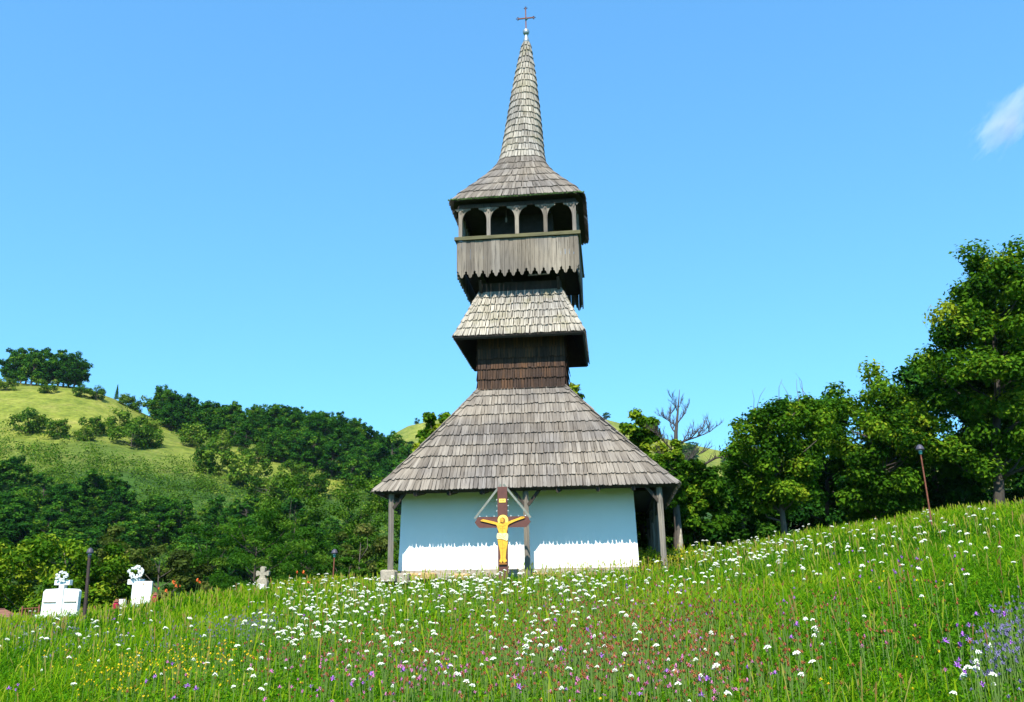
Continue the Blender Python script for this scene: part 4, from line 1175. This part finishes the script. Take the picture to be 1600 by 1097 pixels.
# far hill trees
P = hits([651], [663], 0, 300, 700)[0]
def far_pt(px, Y):
    r = ray(px, 700); x = r[0] / r[1] * Y; return (x, Y, gz(x, Y))
place(proto[0], 'forest_tree', far_pt(651, 498), .50, 'lone round tree on the skyline of the far pale green hill', 'tree', None, 1.3)
place(proto[2], 'forest_tree', far_pt(950, 495), .62, 'dark tree on the skyline of the far hill just right of the church roof', 'tree', None, 1.3)
for i in range(22):
    px, py = [(rt.uniform(1060, 1090), rt.uniform(708, 730)), (rt.uniform(1125, 1190), rt.uniform(712, 745)), (rt.uniform(628, 680), rt.uniform(700, 740))][i % 3]
    P = hits([px], [py], 0, 262, 600)[0]
    if np.isnan(P[0]): continue
    place(proto[i % 6], 'forest_tree', P, rt.uniform(.6, 1.0), 'bluish dark tree far off in the valley gap' if px > 800 else 'bluish dark tree far off left of the church roof', 'tree', 'far trees seen right of the church' if px > 800 else 'far trees seen left of the church roof', 1.3)

# scrub cover over the hill flank: one uncountable mass
def scrub():
    rng = np.random.default_rng(9)
    n = 4600
    px = rng.uniform(-120, 760, n); py = rng.uniform(600, 905, n)
    P = hits(px, py, 0, 36, 262)
    ok = ~np.isnan(P[:, 0]) & (P[:, 1] > 42)
    dry = (np.exp(-(((px - 60) / 190) ** 2 + ((py - 638) / 50) ** 2) ** 1.5) + np.exp(-(((px - 230) / 110) ** 2 + ((py - 700) / 18) ** 2)) + .8 * np.exp(-(((px - 450) / 80) ** 2 + ((py - 738 - (px - 450) * .22) / 16) ** 2)) + .4 * np.exp(-(((px - 330) / 130) ** 2 + ((py - 712) / 25) ** 2)))
    ok &= rng.uniform(0, 1, n) > dry * 1.25
    P = P[ok]; d = P[:, 1]
    rad = rng.uniform(.55, 1.5, len(P)) * np.clip(d / 110, .5, 1.3)
    C = P + np.array([0, 0, .25]) * rad[:, None]
    V, Fq, tn = clumps(C, rad, 34, .17, rng, .75, .5, base=.42)
    me = np_mesh('scrub', V, Fq, M['leaf_scrub'], tone=tn); props(link('scrub', me), kind='stuff')
scrub()

# ------------------------------------------------------------------ meadow
M['grass'] = leaf_mat('grass_blade', [(0.0, (0.018, 0.080, 0.002)), (0.35, (0.056, 0.175, 0.003)), (0.6, (0.115, 0.26, 0.004)), (0.8, (0.22, 0.30, 0.008)), (0.93, (0.28, 0.24, 0.07)), (1.0, (0.24, 0.09, 0.04))], .35)
M['herb'] = leaf_mat('herb_leaf', [(0.0, (0.016, 0.075, 0.002)), (0.5, (0.052, 0.165, 0.003)), (1.0, (0.12, 0.25, 0.006))], .3)

def in_church(P):
    u, v, z = church_local((P[:, 0], P[:, 1], P[:, 2]))
    return (u > -3.15) & (u < 3.08) & (v > -.05) & (v < 8.8)

def grass():
    rng = np.random.default_rng(21)
    def sample(n, y0, y1, pw):
        t = rng.uniform(0, 1, n)
        Y = (y0 ** pw + (y1 ** pw - y0 ** pw) * t) ** (1 / pw)
        q = rng.uniform(-.68, .68, n); X = q * Y
        return X, Y
    VV = []; QQ = []; TT_ = []; TN = []; off = 0
    X, Y = sample(320000, 4.2, 29.5, 1.15)
    Z = ground_z(X, Y); P = np.stack([X, Y, Z], 1)
    keep = ~in_church(P); P = P[keep]; n = len(P)
    patch = vnoise(P[:, 0] * .55, P[:, 1] * .55, 31); patch2 = vnoise(P[:, 0] * 1.3, P[:, 1] * 1.3, 32)
    px, py = project(P)
    u_, v_, z_ = church_local((P[:, 0], P[:, 1], P[:, 2]))
    lowc = np.clip((np.abs(u_ + .3) - 3.4) / 1.5 + np.clip((-v_ - 1.2) / 2.5, 0, 1), .45, 1)
    H = rng.gamma(4, .042, n) * (1 + .22 * patch) * np.clip(.8 + P[:, 1] * .008, .6, 1.1) * lowc
    H = np.clip(H * np.clip(.5 + P[:, 1] / 16, .6, 1), .04, .40)
    wd = .0022 + .00045 * P[:, 1] + rng.uniform(0, .003, n)
    ang = rng.uniform(0, 2 * pi, n); ax = np.stack([np.cos(ang), np.sin(ang), np.zeros(n)], 1)
    la = rng.uniform(0, 2 * pi, n); lean = np.stack([np.cos(la), np.sin(la), np.zeros(n)], 1) * (H * rng.uniform(.1, 1.1, n))[:, None] + np.array([.04, .0, 0])
    B = P - np.array([0, 0, .03])
    Mi = P + lean * .35 + np.array([0, 0, 1.]) * (H * .6)[:, None]
    Tp = P + lean + np.array([0, 0, 1.]) * (H * .97)[:, None]
    w_ = wd[:, None]
    V = np.stack([B - ax * w_, B + ax * w_, Mi + ax * w_ * .75, Mi - ax * w_ * .75, Tp], 1).reshape(-1, 3)
    i5 = np.arange(n) * 5
    Q = np.stack([i5, i5 + 1, i5 + 2, i5 + 3], 1); Tt = np.stack([i5 + 3, i5 + 2, i5 + 4], 1)
    red = np.exp(-(((px - 1000) / 150) ** 2 + ((py - 985) / 55) ** 2)) + .8 * np.exp(-(((px - 640) / 150) ** 2 + ((py - 1020) / 40) ** 2))
    bright = np.exp(-(((px - 1230) / 140) ** 2 + ((py - 980) / 90) ** 2))
    patch3 = vnoise(P[:, 0] * .28, P[:, 1] * .28, 33)
    tone = .49 + .15 * patch + .13 * patch3 + .10 * patch2 + rng.normal(0, .18, n) + .06 * bright
    hay = rng.uniform(0, 1, n) < (.06 + .30 * red + .07 * (patch2 > .3)); tone = np.where(hay, rng.uniform(.72, 1.0, n), np.minimum(tone, .75))
    me = np_mesh('meadow_grass', V, [Q, Tt], M['grass'], tone=np.repeat(np.clip(tone, 0, 1), 5))
    props(link('meadow_grass', me), kind='stuff')
    # broad herb leaves low in the sward
    X, Y = sample(170000, 4.2, 27, .8); Z = ground_z(X, Y); P = np.stack([X, Y, Z + rng.uniform(.02, .20, len(X))], 1); P = P[~in_church(P)]
    V, Fq, tn = leaves(P, rng.normal(size=P.shape) * .9 + np.array([0, -.3, .8]), .015 + .0007 * P[:, 1:2], .42, rng)
    props(link('meadow_herbs', np_mesh('meadow_herbs', V, Fq, M['herb'], tone=tn)), kind='stuff')
    # seed-bearing stalks, taller, straw coloured
    X, Y = sample(5200, 5, 28.5, 3.2); Z = ground_z(X, Y); P = np.stack([X, Y, Z], 1); P = P[~in_church(P)]; n = len(P)
    H = rng.uniform(.22, .46, n); ln = rng.normal(0, .06, (n, 2)); Tp = P + np.concatenate([ln, H[:, None]], 1); ax = np.array([1, 0, 0]) * (.0022 + .00022 * P[:, 1:2])
    hd = np.array([1, 0, 0]) * (.006 + .0005 * P[:, 1:2]); k = (Tp - P) * .84 + P
    V = np.stack([P - ax, P + ax, k + ax, k - ax, k - hd * .9, k + hd * .9, Tp + hd * .2, Tp - hd * .2], 1).reshape(-1, 3); i8 = np.arange(n) * 8
    Q = np.concatenate([np.stack([i8, i8 + 1, i8 + 2, i8 + 3], 1), np.stack([i8 + 4, i8 + 5, i8 + 6, i8 + 7], 1)])
    props(link('seed_stalks', np_mesh('seed_stalks', V, Q, M['grass'], tone=np.repeat(rng.uniform(.66, .99, n), 8))), kind='stuff')
grass()

# ---- flowers
def petal_mat(name, col, var=.15): return plain_mat(name, col, .7, var, 30, .1)
M['umbel'] = petal_mat('umbel_white', (.66, .67, .56), .12)
M['stem'] = plain_mat('stem_green', (.10, .17, .03), .8, .2, 10)
M['pink'] = petal_mat('clover_pink', (.50, .16, .34))
M['violet'] = petal_mat('knapweed_violet', (.36, .13, .50))
M['blue'] = petal_mat('blue_spike', (.17, .15, .27))
M['yellow'] = petal_mat('yellow_petals', (.80, .55, .02))
M['orange'] = petal_mat('orange_petals', (.75, .16, .04))
M['redbrown'] = petal_mat('dock_red', (.27, .085, .035), .35)

def umbel(seed, h=.5, rad=.055):
    r = random.Random(seed); mb = MB(); lx, ly = r.uniform(-.05, .05), r.uniform(-.04, .04)
    mb.tube([(0, 0, 0), (lx * .4, ly * .4, h * .5), (lx, ly, h - .04)], [.004, .0035, .003], 4, 1)
    for i in range(15):
        q = sqrt((i + .5) / 15); a = i * 2.4
        x, y = rad * q * cos(a), rad * q * sin(a); z = h + .018 * (1 - q * q) + r.uniform(-.004, .004)
        s = rad * r.uniform(.22, .32)
        mb.add([(lx + x + s * cos(k * pi / 3 + a), ly + y + s * sin(k * pi / 3 + a), z - .004) for k in range(6)] + [(lx + x, ly + y, z + s * .45)], [(k, (k + 1) % 6, 6) for k in range(6)], 0)
        if i % 3 == 0: mb.beam((lx, ly, h - .05), (lx + x, ly + y, z - .004), .003, .003, 1)
    return mb.mesh('umbel_flower', [M['umbel'], M['stem']])
def ball(seed, mat, h=.32, rad=.017):
    r = random.Random(seed); mb = MB(); lx, ly = r.uniform(-.04, .04), r.uniform(-.04, .04)
    mb.tube([(0, 0, 0), (lx, ly, h)], [.003, .0025], 4, 1)
    for i in range(12):
        a = i * 2.4; z = 1 - 1.5 * i / 12; q = sqrt(max(0, 1 - z * z)); d = Vector((q * cos(a), q * sin(a), z)); p = Vector((lx, ly, h)) + d * rad * .4
        t = Vector((-sin(a), cos(a), 0)); mb.add([p - t * rad * .3, p + t * rad * .3, p + d * rad + t * rad * .15, p + d * rad - t * rad * .15], [(0, 1, 2, 3)], 0)
    mb.lathe([(.001, -rad * .5), (rad * .6, 0), (.001, rad * .5)], (lx, ly, h), 6)
    return mb.mesh('blossom', [mat, M['stem']])
def spread(list_, seed):
    rng = np.random.default_rng(seed); px = []; py = []
    for cx, cy, sx, sy, n_, mode in list_:
        if mode == 'g': px.append(rng.normal(cx, sx, n_)); py.append(rng.normal(cy, sy, n_))
        else: px.append(rng.uniform(cx - sx, cx + sx, n_)); py.append(rng.uniform(cy - sy, cy + sy, n_))
    return np.concatenate(px), np.concatenate(py)
UM = [umbel(i, h=.36, rad=.021 + .004 * i) for i in range(5)]
UMd = []
for me in UM:
    co = np.array([v.co for v in me.vertices]); tr = []; mi = []
    for p in me.polygons:
        vs = list(p.vertices)
        for k_ in range(1, len(vs) - 1): tr.append((vs[0], vs[k_], vs[k_ + 1])); mi.append(p.material_index)
    UMd.append((co, np.array(tr), np.array(mi)))

def flowers(name, protos, pts, n_single, label, cat, group, smin, smax, stuffname, seed, lift=.42, spread_pts=None):
    rng = np.random.default_rng(seed)
    px, py = spread_pts
    P = hits(px, py, lift, 4.5, 60)
    ok = ~np.isnan(P[:, 0]) & (P[:, 1] < 29.5) & (P[:, 1] > 4.3); P = P[ok]; P = P[~in_church(P)]
    P = P[np.argsort(P[:, 1])]
    # the nearest ones, in sight, are individuals
    sing = P[:n_single]; rest = P[n_single:]
    for i, p in enumerate(sing):
        me = protos[int(rng.integers(len(protos)))]
        o = link(name, me); s = rng.uniform(smin, smax)
        if name == 'umbel_flower': s *= .42 + p[1] / 26 * 1.0
        o.location = p; o.rotation_euler = (rng.normal(-.02, .10), rng.normal(0, .13), rng.uniform(0, 6.28)); o.scale = (s * rng.uniform(.8, 1.2), s * rng.uniform(.8, 1.2), rng.uniform(.72, 1.3))
        X_, Y_ = project(p)
        props(o, label, cat, group)
    if len(rest):
        VV = []; FF = []; MM = []; off = 0
        D_ = []
        for me in protos:
            co = np.array([v.co for v in me.vertices]); tr = []; mi = []
            for pl in me.polygons:
                vs = list(pl.vertices)
                for k_ in range(1, len(vs) - 1): tr.append((vs[0], vs[k_], vs[k_ + 1])); mi.append(pl.material_index)
            D_.append((co, np.array(tr), np.array(mi)))
        for p in rest:
            co, tr, mi = D_[int(rng.integers(len(D_)))]; s = rng.uniform(smin, smax) * (1 if name != 'umbel_flower' else .42 + p[1] / 26 * 1.0); a = rng.uniform(0, 6.28); hz = rng.uniform(.8, 1.35) / s if name == 'umbel_flower' else 1
            R_ = np.array([[cos(a), -sin(a), 0], [sin(a), cos(a), 0], [rng.normal(0, .16), rng.normal(0, .16), hz]])
            VV.append((co * s) @ R_.T + p); FF.append(tr + off); MM.append(mi); off += len(co)
        me = np_mesh(stuffname, np.concatenate(VV), np.concatenate(FF), list(protos[0].materials), midx=np.concatenate(MM))
        props(link(stuffname, me), kind='stuff')

WHITE = [(720, 918, 110, 12, 230, 'g'), (900, 918, 80, 12, 90, 'g'), (590, 925, 170, 25, 80, 'u'), (485, 972, 42, 20, 70, 'g'), (472, 1000, 20, 8, 22, 'g'), (570, 950, 85, 20, 90, 'g'), (640, 985, 110, 30, 35, 'g'), (860, 965, 60, 15, 40, 'g'),
         (1140, 862, 55, 18, 130, 'g'), (1230, 846, 60, 16, 80, 'g'), (1100, 895, 50, 12, 35, 'g'), (1430, 830, 130, 35, 75, 'u'), (1300, 880, 120, 30, 30, 'u'), (1530, 880, 60, 40, 16, 'g'),
         (110, 985, 90, 18, 45, 'g'), (250, 1010, 120, 30, 25, 'g'), (390, 915, 20, 8, 14, 'g'), (520, 905, 50, 8, 24, 'g'), (165, 925, 20, 10, 10, 'g'), (820, 1000, 90, 14, 20, 'g'), (1010, 1040, 120, 25, 14, 'g'), (800, 1040, 500, 45, 40, 'u'), (1540, 1070, 20, 12, 9, 'g'), (1290, 980, 30, 22, 8, 'g'), (700, 1035, 60, 15, 16, 'g')]
flowers('umbel_flower', UM, None, 290, 'white flat-topped umbel flower on a thin stem in the meadow grass', 'flower', 'white umbel flowers in the meadow', .7, 1.2, 'distant_umbel_flowers', 41, .33, spread(WHITE, 51))
PK = [ball(i, M['pink'], .24, rad=.012 + .002 * i) for i in range(3)]; VI = [ball(5 + i, M['violet'], .27, rad=.015 + .003 * i) for i in range(3)]
YE = [ball(10 + i, M['yellow'], .25, rad=.010) for i in range(2)]; BL = [ball(14 + i, M['blue'], .28, rad=.011) for i in range(2)]; RB = [ball(18 + i, M['redbrown'], .25, rad=.011) for i in range(2)]
OR_ = [ball(24, M['orange'], .6, rad=.04)]
flowers('clover_flower', PK, None, 110, 'small pink clover head among the grass in the lower meadow', 'flower', 'pink clover heads', .8, 1.2, 'pink_clover', 42, .23, spread([(1000, 1000, 170, 50, 220, 'g'), (800, 1060, 420, 35, 120, 'u'), (620, 1040, 160, 30, 60, 'g'), (900, 950, 120, 20, 60, 'g')], 52))
flowers('knapweed_flower', VI, None, 60, 'violet knapweed flower head standing in the meadow grass', 'flower', 'violet knapweed heads', .8, 1.2, 'distant_knapweed', 43, .26, spread([(560, 1068, 60, 10, 10, 'g'), (700, 1055, 500, 40, 26, 'u'), (1380, 885, 60, 18, 26, 'g'), (1060, 930, 60, 14, 14, 'g'), (25, 1083, 12, 5, 4, 'g'), (1540, 1010, 40, 30, 20, 'g'), (700, 960, 600, 40, 40, 'u')], 53))
flowers('yellow_flower', YE, None, 60, 'tiny bright yellow flower in the lower left part of the meadow', 'flower', 'small yellow meadow flowers', .8, 1.2, 'yellow_flower_patch', 44, .24, spread([(210, 1045, 70, 18, 190, 'g'), (330, 1025, 50, 12, 90, 'g'), (800, 1040, 700, 50, 40, 'u'), (1380, 915, 60, 12, 10, 'g'), (170, 935, 25, 5, 60, 'g')], 54))
flowers('blue_flower', BL, None, 0, '', 'flower', '', .8, 1.3, 'blue_sage_patch', 45, .26, spread([(395, 973, 22, 8, 150, 'g'), (330, 980, 60, 12, 120, 'g'), (60, 985, 70, 20, 260, 'g'), (1590, 990, 25, 22, 170, 'g'), (1560, 1040, 30, 30, 60, 'g'), (230, 1000, 90, 10, 80, 'g')], 55))
flowers('dock_flower', RB, None, 0, '', 'flower', '', .8, 1.5, 'red_brown_seed_heads', 46, .24, spread([(1000, 995, 150, 50, 1700, 'g'), (650, 1025, 170, 35, 700, 'g'), (900, 945, 170, 20, 300, 'g'), (1360, 960, 100, 50, 120, 'g')], 56))
flowers('poppy_flower', OR_, None, 14, 'orange-red grave flower on a tall stem behind the white graves', 'flower', 'orange-red flowers round the graves', .7, 1.1, 'poppies', 47, .55, spread([(270, 918, 24, 8, 9, 'g'), (62, 925, 6, 6, 3, 'g'), (240, 905, 12, 6, 3, 'g'), (450, 900, 20, 5, 4, 'g')], 57))

# yellow weeds at the right corner of the church, tall tufts there
def weeds():
    rng = np.random.default_rng(61); Ps = []
    for cx, cy, sx, sy, n_, hh in ((1030, 885, 26, 6, 420, .42), (970, 893, 30, 4, 200, .3), (450, 918, 40, 4, 300, .35), (640, 912, 30, 3, 120, .22), (170, 945, 30, 4, 180, .3)):
        px = rng.normal(cx, sx, n_); py = rng.normal(cy, sy, n_); P = hits(px, py, 0, 10, 40); P = P[~np.isnan(P[:, 0])]; P = P[P[:, 1] < 30]
        for k_ in range(9): Ps.append(P + np.stack([rng.normal(0, .05, len(P)), rng.normal(0, .05, len(P)), rng.uniform(.0, hh, len(P))], 1))
    P = np.concatenate(Ps); P = P[~in_church(P)]
    V, Fq, tn = leaves(P, rng.normal(size=P.shape) + np.array([0, -.3, .6]), .03, .45, rng, np.clip(rng.normal(.72, .2, len(P)), 0, 1))
    props(link('yellow_weeds', np_mesh('yellow_weeds', V, Fq, leaf_mat('weed_leaf', [(0, (.04, .10, .01)), (.5, (.12, .20, .015)), (.85, (.32, .30, .02)), (1, (.6, .45, .02))], .3), tone=tn)), kind='stuff')
weeds()

# small cloud wisp, high and far
def cloud():
    d = ray(1572, 188); d = d / np.linalg.norm(d); c = d * 2600
    mb = MB(); mb.lathe([(.001, -1), (.5, -.87), (.87, -.5), (1, 0), (.87, .5), (.5, .87), (.001, 1)], (0, 0, 0), 18)
    m = bpy.data.materials.new('cloud_vapour'); m.use_nodes = True; n, l = m.node_tree.nodes, m.node_tree.links; n.clear()
    out = n.new('ShaderNodeOutputMaterial'); pv = n.new('ShaderNodeVolumePrincipled'); l.new(pv.outputs[0], out.inputs['Volume'])
    tc = n.new('ShaderNodeTexCoord'); mp = n.new('ShaderNodeMapping'); mp.inputs['Scale'].default_value = (1.4, 1.3, 1.9); mp.inputs['Rotation'].default_value = (0, .2, 0); l.new(tc.outputs['Object'], mp.inputs[0])
    nf = noise(n, l, mp.outputs[0], 1.6, 6, .6)
    ln = n.new('ShaderNodeVectorMath'); ln.operation = 'LENGTH'; l.new(tc.outputs['Object'], ln.inputs[0])
    fall = math_node(n, l, 'SUBTRACT', 1.0, ln.outputs['Value'], True)
    v = math_node(n, l, 'ADD', math_node(n, l, 'MULTIPLY', fall, .62), math_node(n, l, 'SUBTRACT', nf, .72))
    v = math_node(n, l, 'MULTIPLY', math_node(n, l, 'MAXIMUM', v, 0.0), .028)
    l.new(v, pv.inputs['Density']); pv.inputs['Color'].default_value = (1, 1, 1, 1)
    o = mb.build('cloud', m); o.location = c; o.scale = (165, 120, 80); o.rotation_euler = (0, radians(-48), 0)
    props(o, kind='structure')
cloud()

def haze():
    mb = MB(); mb.box((0, 500, 51.5), (2500, 1860, 125))
    m = bpy.data.materials.new('haze_air'); m.use_nodes = True; n, l = m.node_tree.nodes, m.node_tree.links; n.clear()
    out = n.new('ShaderNodeOutputMaterial'); pv = n.new('ShaderNodeVolumePrincipled'); l.new(pv.outputs[0], out.inputs['Volume'])
    pv.inputs['Density'].default_value = HAZE; pv.inputs['Color'].default_value = (.62, .80, 1.0, 1); pv.inputs['Anisotropy'].default_value = .2
    props(mb.build('haze', m), kind='stuff')
HAZE = 0.00007
haze()
